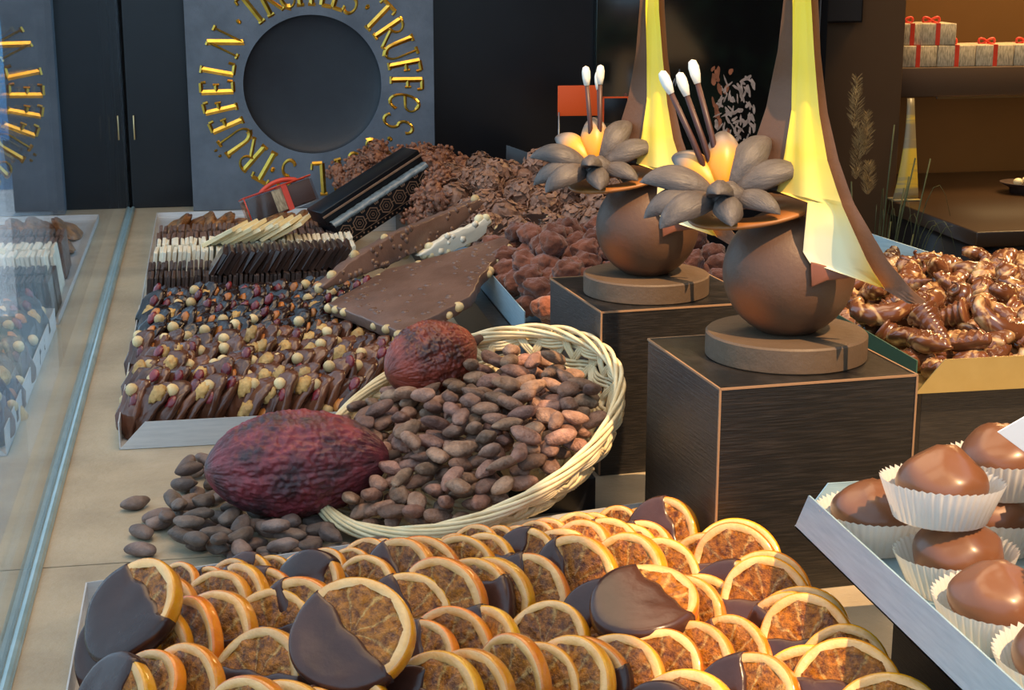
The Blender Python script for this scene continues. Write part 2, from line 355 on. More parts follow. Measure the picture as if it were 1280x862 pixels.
M['pale'] = mat('pale_render', (.60, .66, .70), rough=.8)
M['nutmix'] = vary(mat('nut_rocher', (.03, .015, .010), (.50, .28, .08), 45, .35, bump=.6, bscale=90, lo=.42, hi=.6, coat=.3), .7, 1.3)
M['lining'] = airbrush('spathe_yellow', [(.0, (.80, .74, .50)), (.16, (.86, .76, .44)), (.30, (.94, .66, .16)), (.5, (.97, .66, .06)), (1, (.97, .72, .05))], 2, .084, .27, .42, ((.034, .066), (.92, .46, .02), (.10, .20)))
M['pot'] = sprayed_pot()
M['russet'] = mat('russet_chocolate', (.20, .060, .025), (.24, .075, .03), 20, .5)
M['cup'] = mat('cup_paper', (.82, .79, .74), rough=.85)
# ------------------------------------------------------------------ the setting
GX = -.029
struct('floor', join(bb(-.06, .93, 2.0, 3.08, -.04, 0), bb(-.06, 1.42, 1.2415, 2.0, -.04, 0), bb(-.06, 1.42, .35, 1.2395, -.04, 0)), 'ledge')
struct('trim_1', bb(-.055, .92, .36, 3.07, -.038, -.0015), 'joint')
tag(struct('trim_2', bb(-.06, .93, .35, 3.08, -.9, -.04), 'plaster'), kind='structure')
struct('window_1', bb(GX-.008, GX, .30, 3.06, .0, 1.5), 'glass')
struct('trim_3', join(tube([(GX+.0045, .30, .002), (GX+.0045, 3.06, .002)], .0035, 8), bb(GX+.0005, GX+.0085, .30, 3.06, 0, .002)), 'film_rail')
# back wall: dark lacquered panels with a shadow gap
struct('wall_back', join(bb(GX+.0035, .30, 3.07, 3.12, 0, 1.5, .001), bb(.303, 1.34, 3.07, 3.12, -.9, 1.5, .001)), 'black')
struct('wall_outside', join(bb(-.24, GX-.008, 3.07, 3.14, 0, 1.5), bb(-.172, GX-.008, 3.07, 3.14, -.9, 0)), 'black')
struct('wall_plinth', bb(-.24, -.173, 3.0, 3.14, -.9, -.002), 'pale')
struct('trim_4', bb(GX-.02, .63, 3.112, 3.122, -.04, 1.5), 'slit')
h = thing('brass_handle', 'thin brass pull strip on the dark panel beside the window pane', 'handle', (-.0145, 3.07, .13))
mesh('pull_strip', bb(-.0015, .0015, -.012, -.006, 0, .045, .0008), 'brass', h)
mesh('fixing', join(bb(-.001, .001, -.008, 0, .004, .007), bb(-.001, .001, -.008, 0, .038, .041)), 'brass', h)
# shop interior on the right
struct('wall_right', bb(3.2, 3.25, -.6, 3.6, -.9, 1.6), 'brown')
struct('wall_front', bb(1.1, 3.2, -.65, -.6, -.9, 1.6), 'brown')
struct('floor_shop', bb(.93, 3.25, -.65, 4.2, -.93, -.9), 'brown')
struct('ceiling', bb(1.95, 3.25, -.65, 4.2, 1.6, 1.65), 'brown')
struct('sun_blocker', join(bb(-.10, .80, -.3, .72, 1.6, 1.66), bb(-.10, 1.30, .72, 1.5, 1.6, 1.66), bb(-.10, 1.95, 1.5, 3.6, 1.6, 1.66)), 'plaster')  # added out of view to keep sun off the left and rear display
struct('wall_pilaster', bb(1.33, 1.572, 3.22, 3.6, -.9, 1.6, .002), 'brown')
struct('wall_niche', bb(1.572, 3.2, 3.62, 3.67, -.9, 1.6), 'brown2')
sh = thing('wall_shelf', 'deep brown shelf board carrying the row of gift boxes', 'shelf', (1.572, 3.3, .159))
mesh('shelf_board', bb(.001, 1.6, 0, .315, 0, .064, .002), 'brown', sh)
mesh('light_strip', bb(.12, 1.6, -.002, .006, -.004, 0), 'brass', sh, False)
ct = thing('counter', 'dark brown shop counter behind the marbled pralines', 'counter', (1.553, 2.8, -.9))
mesh('worktop', bb(0, 1.5, 0, .79, .82, .85, .003), 'brownc', ct)
mesh('front_panel', bb(.01, 1.49, .01, .78, 0, .82), 'black', ct)
# gift boxes
def gift(label, loc, rz=0, w=.088, h=.046):
    g = thing('gift_box', label, 'box', loc, (0, 0, rz), 'ribboned gift boxes on the shelf')
    mesh('carton', bb(-w/2, w/2, 0, .09, 0, h, .002), 'card_box', g)
    mesh('ribbon', join(bb(-.005, .005, -.0008, .0905, -.0002, h+.0008)), 'red', g, False)
    pts = []
    for k in range(25):
        a = 2*math.pi*k/24; pts.append((.019*math.sin(a), .045, h+.006+.006*math.sin(2*a)))
    mesh('bow', tube(pts, .003, 5, True), 'red', g)
for k in range(5):
    gift('%s cream linen gift box from the left in the lower row on the shelf' % nth(k+1), (1.646+.0905*k, 3.31, .2232))
gift('cream gift box with red ribbon on top, at the left end of the upper row', (1.612+.02, 3.315, .2702), .0, .056)
gift('cream gift box set askew on top of the lower row', (1.690, 3.312, .2702), R(-4), .084)
# gold flared stand and dish on the counter
v, f = [], []
for j in range(13):
    t = j/12; z = .225*(1-t) if False else .0 + .215*t
    wl = .030*(1-t)**1.6+.011; th = .0016
    for (sx, sy) in ((-1, -1), (1, -1), (1, 1), (-1, 1)):
        v.append((sx*wl*.72 + .012*t, sy*th + .03*t*t, z))
for j in range(12):
    for k in range(4): f.append([j*4+k, j*4+(k+1) % 4, (j+1)*4+(k+1) % 4, (j+1)*4+k])
f += [[3, 2, 1, 0], [48, 49, 50, 51]]
gs = thing('display_stand', 'tall flared golden stand at the far end of the brown counter', 'stand', (1.582, 3.19, -.0499))
mesh('flared_blade', (v, f), 'gold_band', gs)
mesh('foot', bb(-.03, .03, -.012, .03, 0, .004, .001), 'gold_band', gs)
ds = thing('praline_dish', 'small dark dish with pale pralines at the right end of the counter', 'dish', (1.885, 3.25, -.05))
mesh('dish', lathe([(0, .0), (.028, 0), (.03, .012), (.05, .022), (.052, .024), (.048, .0245), (.026, .016), (0, .016)], 28), 'darkm', ds)
for i, (x, y) in enumerate(((-.018, -.01), (.012, .008))):
    tag(mesh('praline', blob(2, (.011, .011, .009)), 'cream', None, loc=(1.885+x, 3.25+y, -.05+.026)), 'small pale praline lying in the dark dish, %s' % ('left one' if i == 0 else 'right one'), 'praline')
sc_ = thing('wall_screen', 'dark framed screen high on the brown pilaster', 'screen', (1.372, 3.218, .325))
mesh('screen_frame', bb(0, .095, -.02, 0, 0, .22, .002), 'black', sc_)
mesh('screen_glass', bb(.004, .091, -.0215, -.0195, .004, .216), 'smoke', sc_, False)
# glossy picture panel with woodland plants: dark print with coloured flecks
bm_poster = bb(0, .452, -.02, 0, 0, 1.0, .002)
po = thing('picture_panel', 'tall glossy dark panel printed with woodland leaves and bark', 'picture', (.862, 3.068, .003))
mesh('panel', bm_poster, 'poster', po)
mesh('edge_strip', bb(.4515, .4535, -.0215, 0, 0, 1.0), 'metal', po, False)
# printed flecks (flat print on the panel)
rp = random.Random(5)
def fleck(name, n, xr, zr, col, ln, wd, ang, sd):
    rr = random.Random(sd); V, Fc = [], []
    for i in range(n):
        x = rr.uniform(*xr); z = rr.uniform(*zr); a = R(rr.uniform(*ang)); l = ln*rr.uniform(.5, 1.3); w = wd*rr.uniform(.5, 1.3)
        k = len(V); m = 9; y = -.0202 - .00002*i
        for q in range(m):
            t = 2*math.pi*q/m; u = l*math.cos(t)*rr.uniform(.7, 1.1); s = w*math.sin(t)*rr.uniform(.6, 1.2)
            V.append((min(.449, max(.003, x+u*math.cos(a)-s*math.sin(a))), y, z+u*math.sin(a)+s*math.cos(a)))
        Fc.append(list(range(k, k+m)))
    mesh(name, (V, Fc), col, po, False)
fleck('printed_bark', 75, (.245, .325), (.09, .225), 'pr_tan', .011, .0035, (20, 150), 1)
fleck('printed_rust_leaves', 14, (.235, .275), (.10, .245), 'pr_rust', .012, .005, (50, 110), 2)
fleck('printed_leaf', 22, (.25, .33), (.02, .09), 'pr_green', .010, .003, (40, 140), 3)
fleck('printed_fern', 9, (.43, .446), (.18, .34), 'pr_fern', .022, .004, (75, 95), 4)
fleck('printed_bracken', 9, (.435, .448), (.06, .14), 'pr_tan', .009, .004, (60, 120), 9)
fleck('printed_petals', 9, (.055, .10), (.09, .26), 'pr_pink', .008, .0035, (40, 140), 5)
fleck('printed_feather', 6, (.148, .166), (.16, .235), 'pr_grey', .018, .003, (65, 95), 6)
fleck('printed_bud', 10, (.08, .13), (.03, .12), 'pr_pink', .008, .003, (40, 140), 8)
# ornamental grass
def grassplant():
    g = thing('ornamental_grass', 'dry feathery grass between the picture panel and the brown pilaster', 'plant', (1.425, 2.98, -.9))
    rr = random.Random(11); st, pl = [], []
    for i in range(9):
        x = rr.uniform(-.02, .02); tx = rr.uniform(-.075, .09); hh = rr.uniform(.8, 1.06); ty = rr.uniform(-.08, .03)
        pts = [(x+tx*(t/8)**2, ty*(t/8)**2, hh*t/8-.0*(t/8)**3) for t in range(9)]
        st.append(tube(pts, .0016, 4))
    for i in range(12):
        tx = rr.uniform(-.05, .16); ty = rr.uniform(-.16, .0); top = rr.uniform(.84, .93)
        pts = []
        for t in range(13):
            s = t/12; pts.append((tx*s, ty*s, top*math.sin(s*math.pi*.62)/1.0*(1 if s < .8 else 1)))
        st.append(tube(pts, [.0018*(1-.8*t/12) for t in range(13)], 4))
    for (cx, cz, h) in ((-.055, 1.08, .10), (-.03, 1.02, .08), (-.045, .98, .10), (-.02, .93, .06)):
        for k in range(230):
            t = rr.random(); w = .024*math.sin(math.pi*min(1, t*.9+.1))
            a = rr.uniform(0, 6.28); r = w*rr.random()
            p = Vector((cx+r*math.cos(a)*.4, r*math.sin(a)*.4, cz-h/2+h*t)); q = p+Vector((math.cos(a)*.010, math.sin(a)*.010, .010))
            pl.append(tube([p, q], [.0005, .0002], 3, cap=False))
    mesh('stems', join(*st), 'blade', g); mesh('plumes', join(*pl), 'straw', g)
    mesh('pot', lathe([(0, 0), (.07, 0), (.085, .16), (.09, .165), (.08, .168), (.07, .15), (0, .15)], 28), 'black', g)
grassplant()
# orange price flag and smoked acrylic plate
of = thing('price_flag', 'plain orange flag card on a thin grey stand by the dark wall', 'sign', (.742, 2.83, 0), (0, 0, R(-4)))
mesh('flag', bb(-.002, .074, -.002, 0, .183, .237, .0004), 'orange', of)
mesh('pole', tube([(.0, -.004, .004), (.0, -.004, .19)], .0016, 8), 'metal', of)
mesh('clamp', tr(blob(2, (.009, .005, .004)), (.0, -.004, .125)), 'metal', of)
mesh('foot', lathe([(0, 0), (.03, 0), (.03, .003), (.026, .005), (0, .005)], 24), 'metal', of)
of2 = thing('price_flag', 'second flag, only an orange outline on a dark card, behind the brown sticks', 'sign', (.833, 2.86, 0), (0, 0, R(-4)))
mesh('flag_card', bb(-.002, .045, -.002, 0, .165, .212, .0004), 'black', of2)
mesh('flag_outline', join(bb(-.003, .046, -.0028, -.0021, .2105, .2135), bb(-.003, .0, -.0028, -.0021, .165, .2125), bb(.043, .046, -.0028, -.0021, .165, .2125)), 'orange', of2, False)
mesh('pole', tube([(.02, .003, .004), (.02, .003, .17)], .0016, 8), 'metal', of2)
mesh('foot', lathe([(0, 0), (.03, 0), (.03, .003), (.026, .005), (0, .005)], 24), 'metal', of2)
sp = thing('smoked_plate', 'smoked acrylic panel standing behind the flaked truffles', 'panel', (.66, 2.9, .0), (0, 0, R(-24)))
vv, ff = prism([(0, 0), (.125, 0), (.125, .085), (0, .125)], .005, .0008)
mesh('plate', tr((vv, ff), (0, 0, .0), (R(90), 0, 0)), 'smoke', sp)
mesh('plate_foot', bb(.0, .125, -.02, .015, 0, .003), 'smoke', sp)

# ------------------------------------------------------------------ stone plaque with gilded lettering
SX, SZ, SY = .315, .23, 3.012
def plaque():
    s = thing('stone_plaque', 'grey-blue slate plaque carved with a ring of gilded letters round a dark disc', 'plaque', (SX, SY, 0))
    V, Fc = [], []; n = 96; rin = .1275
    x0, x1, z0, z1 = -.228, .2265, -SZ+.001, .25
    outl = []
    for i in range(n):
        a = 2*math.pi*i/n; c, q = math.cos(a), math.sin(a)
        t = min((x1/c if c > 1e-9 else 1e9), (x0/c if c < -1e-9 else 1e9), (z1/q if q > 1e-9 else 1e9), (z0/q if q < -1e-9 else 1e9))
        outl.append((t*c, t*q))
    for cx, cz in ((x1, z1), (x0, z1), (x0, z0), (x1, z0)):  # snap nearest sample to the corners
        k = min(range(n), key=lambda i: (outl[i][0]-cx)**2+(outl[i][1]-cz)**2); outl[k] = (cx, cz)
    for i in range(n):
        a = 2*math.pi*i/n
        V += [(rin*math.cos(a), .006, rin*math.sin(a)), (rin*math.cos(a), 0, rin*math.sin(a)), (outl[i][0], 0, outl[i][1]), (outl[i][0], .045, outl[i][1])]
    for i in range(n):
        j = (i+1) % n
        for k in range(3): Fc.append([i*4+k, i*4+k+1, j*4+k+1, j*4+k])
    mesh('slab', tr((V, Fc), (0, 0, SZ)), 'stone', s, False)
    prof = [(rin+.0005, .003)] + [(rin*math.cos(t*math.pi/2/10), .003+.020*math.sin(t*math.pi/2/10)) for t in range(1, 11)]
    V, Fc = lathe(prof, 96)
    mesh('dished_disc', ([Vector((p.x, p.z, p.y+SZ)) for p in V], [q[::-1] for q in Fc]), 'dish', s)
    # letters: strokes (points, width) on a unit-height box; base towards the disc
    th, tn, sf = .19, .105, .09
    def srf(x, y, w=.16): return ([(x-w, y), (x+w, y)], sf)
    arc = lambda cx, cy, rx, ry, a0, a1, n=10: [(cx+rx*math.cos(R(a0+(a1-a0)*i/n)), cy+ry*math.sin(R(a0+(a1-a0)*i/n))) for i in range(n+1)]
    G = {
        'T': [([(0, 0), (0, 1)], th), ([(-.36, 1), (.36, 1)], tn), ([(-.36, 1), (-.38, .84)], tn), ([(.36, 1), (.38, .84)], tn), srf(0, 0)],
        'R': [([(-.22, 0), (-.22, 1)], th), (arc(-.2, .76, .40, .24, 90, -90), .10), ([(-.05, .52), (.36, 0)], .12), srf(-.22, 0), srf(-.24, 1, .1), ([(.3, 0), (.46, .03)], sf)],
        'U': [([(-.3, 1), (-.3, .35)] + arc(0, .33, .30, .33, 180, 270, 6)[1:], th), (arc(0, .33, .30, .33, 270, 360, 6) + [(.3, 1)], .09), srf(-.3, 1), srf(.3, 1)],
        'F': [([(-.16, 0), (-.16, 1)], th), ([(-.16, 1), (.26, 1)], tn), ([(.26, 1), (.28, .84)], tn), ([(-.16, .54), (.16, .54)], tn), ([(.16, .64), (.16, .44)], sf), srf(-.16, 0)],
        'E': [([(-.18, 0), (-.18, 1)], th), ([(-.18, 1), (.24, 1)], tn), ([(.24, 1), (.26, .85)], tn), ([(-.18, .53), (.14, .53)], tn), ([(.14, .63), (.14, .43)], sf), ([(-.18, 0), (.26, 0)], tn), ([(.26, 0), (.30, .17)], tn)],
        'L': [([(-.18, 0), (-.18, 1)], th), ([(-.18, 0), (.26, 0)], tn), ([(.26, 0), (.30, .2)], tn), srf(-.18, 1)],
        'N': [([(-.34, 0), (-.34, 1)], .08), ([(-.34, 1), (.34, 0)], th), ([(.34, 0), (.34, 1)], .08), srf(-.34, 0, .12), srf(.34, 1, .12), srf(-.4, 1, .08)],
        'S': [(arc(.02, .75, .25, .25, 20, 260, 12) + arc(-.02, .26, .27, .26, 80, -150, 12), .12)],
        'e': [(arc(0, .48, .36, .48, 60, 330, 14), .12), (arc(.05, .72, .28, .2, 95, -80, 8) + [(-.3, .46)], .09)],
        '.': [(arc(0, .5, .055, .055, 0, 360, 8), .09)],
    }
    def glyph(ch, ang, size, r0):
        V, Fc = [], []; e = R(ang); up = Vector((math.cos(e), math.sin(e))); rt = Vector((math.sin(e), -math.cos(e)))
        strokes = list(G['U' if ch == 'Ü' else ch])
        if ch == 'Ü': strokes += [(arc(x, 1.22, .03, .03, 0, 360, 6), .07) for x in (-.15, .15)]
        for pts, w in strokes:
            n = len(pts); b = len(V)
            for i, (x, y) in enumerate(pts):
                a = pts[max(0, i-1)]; c = pts[min(n-1, i+1)]; d = Vector((c[0]-a[0], c[1]-a[1]))
                if d.length < 1e-6: d = Vector((1, 0))
                d.normalize(); nn = Vector((-d.y, d.x)); fl = 1.25 if i in (0, n-1) else 1
                for sgn, yy in ((1, -.0004), (0, -.0032), (-1, -.0004)):
                    q = Vector((x, y)) + nn*(w/2*sgn*fl); pr = up*(r0+q.y*size) + rt*(q.x*size*.72)
                    V.append((pr.x, yy, pr.y+SZ))
            for i in range(n-1):
                for k in range(2): Fc.append([b+i*3+k, b+i*3+k+1, b+(i+1)*3+k+1, b+(i+1)*3+k])
            Fc += [[b, b+1, b+2], [b+(n-1)*3+2, b+(n-1)*3+1, b+(n-1)*3]]
        mesh('gilded_letter' if ch != '.' else 'gilded_dot', (V, Fc), 'gold', s, False)
    ring = [('T', 239), ('R', 227), ('Ü', 214.5), ('F', 202.5), ('F', 192), ('E', 181), ('L', 169), ('N', 153), ('.', 138.5),
            ('T', 127.5), ('R', 116), ('U', 104.5), ('F', 94.5), ('F', 86.5), ('L', 79), ('E', 71), ('S', 63), ('.', 53.5),
            ('T', 44.5), ('R', 33), ('U', 21), ('F', 10), ('F', 0), ('e', -12), ('S', -25.5), ('.', -36),
            ('U', -47), ('e', -62), ('F', -76), ('L', -88), ('S', -108), ('.', -117)]
    for ch, a in ring: glyph(ch, a, .058, .146)
    return s
plaque()
# ------------------------------------------------------------------ street beyond the pane
struct('floor_street', bb(-14, -.12, 6.2, 40, -.95, -.9), 'pave')
struct('floor_shaded_pavement', bb(-14, -.12, -2, 6.2, -.95, -.89), 'pave_shade')  # near strip of pavement, its shade painted in
def van():
    g = thing('van', 'blue van parked in the bright street beyond the window pane', 'van', (-2.0, 9.4, -.9), (0, 0, R(2)))
    vv, ff = prism([(0, .35), (.25, .28), (4.2, .28), (4.4, .4), (4.4, 1.95), (4.2, 2.1), (1.1, 2.1), (.55, 1.25), (.05, 1.05)], 1.8, .06)
    mesh('body', tr((vv, ff), (.9, 0, 0), (R(90), 0, R(90))), 'van', g)
    mesh('window', join(bb(.88, .905, .75, 1.5, 1.25, 1.85), bb(.88, .905, 1.7, 2.8, 1.3, 1.85)), 'wind', g, False)
    for y in (.9, 3.5):
        mesh('wheel', tr(lathe([(0, -.1), (.2, -.1), (.32, -.09), (.34, 0), (.32, .09), (.2, .1), (0, .1)], 28), (1.0, y, .34), (0, R(90), 0)), 'tyre', g)
van()

# ------------------------------------------------------------------ trays
def tray(name, label, x0, x1, y0, y1, z, h, m, cut=.024, fcut=None, walls='LRFB', mf=None, ml=None, group=None, scut=0.):
    """thin sheet tray: base and four upright rims, the front rim with slanted ends"""
    g = thing(name, label, 'tray', (x0, y0, z)); w, d, t = x1-x0, y1-y0, .0012
    mesh('base', bb(0, w, 0, d, 0, t), mf or m, g, False)
    def upright(a, b, hh, c0, c1, mm, nm):
        a = Vector(a); b = Vector(b); l = (b-a).length; vv, ff = prism([(0, 0), (l, 0), (l-c1, hh), (c0, hh)], t)
        an = math.atan2(b.y-a.y, b.x-a.x)
        mesh(nm, tr(tr((vv, ff), (0, 0, 0), (R(90), 0, 0)), (a.x, a.y, 0), (0, 0, an)), mm, g, False)
    if 'F' in walls: upright((0, 0), (w, 0), h, cut, cut, mf or m, 'front_rim')
    if 'B' in walls: upright((0, d), (w, d), h, scut, 0, m, 'back_rim')
    if 'L' in walls: upright((0, 0), (0, d), h, 0, scut, ml or m, 'side_rim')
    if 'R' in walls: upright((w, 0), (w, d), h, 0, 0, m, 'side_rim')
    return g
tray('display_tray', 'steel tray of nutty chocolate mendiants beside the window pane', .024, .335, 1.545, 2.085, .0005, .027, 'steel', .026)
tray('display_tray', 'steel tray holding the rows of thin chocolate slabs in front of the slate plaque', .022, .335, 2.108, 2.945, .0005, .010, 'steel', .01)
# ------------------------------------------------------------------ nuts and mendiants
def mendiant(mk, i):
    rr = random.Random(40+i)
    g = thing('mendiant', 'x', 'chocolate')
    def shape(d):
        w = .0022*math.sin(d.x*13+i)*(1 if d.z > -.2 else .2) + .0015*nz(d, 2.4, i)
        e = 1+.10*math.sin(math.atan2(d.y, d.x)*5+i)+.12*nz(d, 1.6, i+9)
        sx = (abs(d.x)**.72)*(1 if d.x > 0 else -1); rid = .0017*math.cos(d.y*11+i)*(1 if d.z > -.1 else .3)
        return Vector((sx*.033*(1+.06*nz(d, 1.6, i+9)), d.y*.0150*e, d.z*.0078+w*.6+rid+.006*d.y*d.y-5.0*(sx*.034)**2))
    mesh('chocolate', blob(3, (1, 1, 1), shape), mk, g)
    kinds = ['hazelnut', 'walnut', 'cranberry', 'apricot']; ks = [kinds[(i+q*(1+i//4)) % 4] for q in range((2, 1, 3, 2, 2, 3)[i % 6])]
    for q, k in enumerate(ks):
        x = rr.uniform(.008, .026)-.019*q; y = rr.uniform(-.009, .009); z = .0062
        if k == 'hazelnut': mesh(k, blob(2, (.0068, .0066, .0068), lambda d: 1+.05*nz(d, 2, q)), 'hazel', g, loc=(x, y, z+.002))
        elif k == 'walnut': mesh(k, blob(3, (.0105, .0085, .0055), lambda d: 1+.38*nz(d, 2.6, i+q)), 'walnut', g, loc=(x, y, z+.001))
        elif k == 'cranberry': mesh(k, blob(2, (.0085, .0058, .004), lambda d: 1+.3*nz(d, 2.4, i)), 'cran', g, loc=(x, y, z))
        else: mesh(k, blob(2, (.0085, .0062, .0035), lambda d: 1+.25*nz(d, 2.2, i)), 'apri', g, loc=(x, y, z))
    return g
GAPS = []
def fill_mendiants():
    rr = random.Random(3)
    takeM = placer([mendiant('milkd', i) for i in range(6)]); takeD = placer([mendiant('mendd', i+6) for i in range(6)])
    row = 0; y = 1.578
    while y < 2.07:
        n = 19; back = y > 1.80
        for k in range(n):
            x = .040 + k*.0148 + rr.uniform(-.004, .004) + (.006 if row % 2 else 0)
            if x > .315 or (y < 1.68 and x > .255+(y-1.58)*.5): continue
            o = (takeD if back else takeM)(rr.randrange(6))
            xa = Vector((.55+rr.uniform(-.2, .2), .38+rr.uniform(-.2, .2), .85)); za = Vector((-.75+rr.uniform(-.25, .2), -.55+rr.uniform(-.3, .2), .5+rr.uniform(-.15, .3)))
            o.rotation_euler = frame_rot(xa, za); o.location = (x, y+rr.uniform(-.008, .008), .030+rr.uniform(-.002, .006))
            tag(o, '%s mendiant from the left in the %s row from the front of the nutty tray' % (nth(k+1), nth(row+1)), 'chocolate', 'mendiants in the front left tray')
        y += .052; row += 1
fill_mendiants()
# ------------------------------------------------------------------ rows of thin slabs
def slab_mesh(w, h, t, sd):
    rr = random.Random(sd); v, f = box(t, w, h, (0, 0, h/2), min(t, .004)*.22, 1)
    return [Vector((p.x, p.y + rr.uniform(-.0012, .0012), p.z + rr.uniform(-.001, .001))) for p in v], f
def slab_row(mk, word, y, w, h, n, x0, x1, lean, sd, where, z=.002, jit=.003):
    rr = random.Random(sd)
    protos = []
    for q in range(4):
        o = mesh('chocolate_tablet', slab_mesh(w, h, (x1-x0)/n*.80, sd+q), mk, None, False); protos.append(o)
    take = placer(protos)
    for k in range(n):
        o = take(rr.randrange(4) if k > 3 else k); o.location = (x0+(x1-x0)*(k+.5)/n, y+rr.uniform(-jit, jit), z+rr.uniform(0, .002)); o.rotation_euler = (rr.uniform(-.03, .03), lean+rr.uniform(-.03, .03), rr.uniform(-.03, .03))
        tag(o, '%s %s slab from the left, upright in %s' % (nth(k+1), word, where), 'chocolate slab', word+' slabs in '+where)
slab_row('darkm', 'dark chocolate', 2.155, .048, .050, 52, .028, .318, .10, 100, 'the foremost slab row')
slab_row('darkm', 'dark chocolate', 2.212, .050, .052, 50, .028, .318, .08, 120, 'the second slab row')
slab_row('white', 'white chocolate', 2.290, .046, .060, 44, .032, .318, .12, 140, 'the third slab row')
slab_row('white', 'white chocolate', 2.343, .046, .062, 43, .034, .318, .12, 160, 'the fourth slab row')
slab_row('milk', 'milk chocolate', 2.425, .050, .056, 42, .034, .318, .10, 180, 'the fifth slab row')
slab_row('milk', 'milk chocolate', 2.482, .050, .058, 42, .036, .318, .10, 200, 'the sixth slab row')
def brittle_row():
    rr = random.Random(8)
    protos = [mesh('nut_brittle', blob(3, (1, 1, 1), lambda d, i=i: Vector((d.x*.0085*(1+.4*nz(d, 2, i)), d.y*.055*(1+.25*nz(d, 1.5, i+3)), .023+d.z*.023*(1+.35*nz(d, 1.8, i+5))))), 'brittle') for i in range(5)]
    take = placer(protos)
    for row, y in enumerate((2.62, 2.755)):
        for k in range(20):
            o = take(k if (row == 0 and k < 5) else rr.randrange(5)); o.location = (.042+.0142*k+rr.uniform(-.003, .003), y+rr.uniform(-.01, .01), .002); o.rotation_euler = (rr.uniform(-.08, .08), .85+rr.uniform(-.25, .25), rr.uniform(-.25, .25))
            tag(o, '%s knobbly nut brittle piece from the left in the %s row before the plaque' % (nth(k+1), 'nearer' if row == 0 else 'farther'), 'nut brittle', 'nut brittle pieces behind the slabs')
brittle_row()
def fanned():
    rr = random.Random(12)
    pr = [mesh('chocolate_bar', slab_mesh(.062, .036, .0072, 300+q), 'dark', None, False) for q in range(4)]; take = placer(pr)
    for k in range(20):
        o = take(k if k < 4 else rr.randrange(4)); o.location = (.118+.0088*k, 2.165+rr.uniform(-.003, .003)+.0006*k, .0530); o.rotation_euler = (rr.uniform(-.03, .03), .60+rr.uniform(-.04, .04), rr.uniform(-.04, .04))
        tag(o, '%s dark bar from the left in the slanting fan lying on the dark slabs' % nth(k+1), 'chocolate bar', 'dark bars fanned on top of the slabs')
    pr = [mesh('chocolate_bar', slab_mesh(.075, .052, .0065, 320+q), 'cream', None, False) for q in range(3)]; take = placer(pr)
    for k in range(8):
        o = take(k if k < 3 else rr.randrange(3)); o.location = (.118+.0135*k, 2.33+rr.uniform(-.004, .004)+.004*k, .0645); o.rotation_euler = (rr.uniform(-.03, .03), 1.08+rr.uniform(-.05, .05), -.30+rr.uniform(-.06, .06))
        tag(o, '%s cream bar from the left in the slanting fan lying on the white slabs' % nth(k+1), 'chocolate bar', 'cream bars fanned on top of the slabs')
fanned()
# ------------------------------------------------------------------ clear box with ribbon, black patterned carton
def clear_box():
    p0 = PY(316, 279, 2.50); p1 = PY(399, 249, 2.52); d = (p1-p0); L_ = d.length; x = d.normalized()
    yv = Vector((-.1, 1, 0)); yv = (yv - x*yv.dot(x)).normalized(); z = x.cross(yv)
    tilt = Matrix.Rotation(R(-12), 3, x); yv = tilt @ yv; z = tilt @ z
    g = thing('praline_box', 'clear box of dark, white and brown chocolate tied with a red ribbon', 'box', p0, Matrix((x, yv, z)).transposed().to_euler())
    w, h, dp = L_, .041, .055
    mesh('dark_block', bb(.003, w*.40, .003, dp-.003, .002, h-.004, .001), 'darkm', g); mesh('white_block', bb(w*.40, w*.62, .003, dp-.003, .002, h-.004, .001), 'card_box', g)
    mesh('milk_block', bb(w*.62, w-.003, .003, dp-.003, .002, h-.004, .001), 'darkm2', g)
    mesh('clear_case', bb(0, w, 0, dp, 0, h), 'clear', g, False)
    e = .0013
    fr = [tube([a, b], e, 4) for a, b in (((0, 0, h), (w, 0, h)), ((0, dp, h), (w, dp, h)), ((0, 0, h), (0, dp, h)), ((w, 0, h), (w, dp, h)), ((0, 0, 0), (0, 0, h)))]
    mesh('red_edging', join(*fr), 'red', g)
    mesh('ribbon', join(bb(w*.55, w*.63, -.0008, dp+.0008, -.0008, h+.0008)), 'red', g, False)
    pts = [(w*.55+.030*math.sin(2*math.pi*k/28), dp*.3, h+.004+.004*math.cos(4*math.pi*k/28)) for k in range(28)]
    mesh('bow', tube(pts, .0038, 6, True), 'red', g)
clear_box()
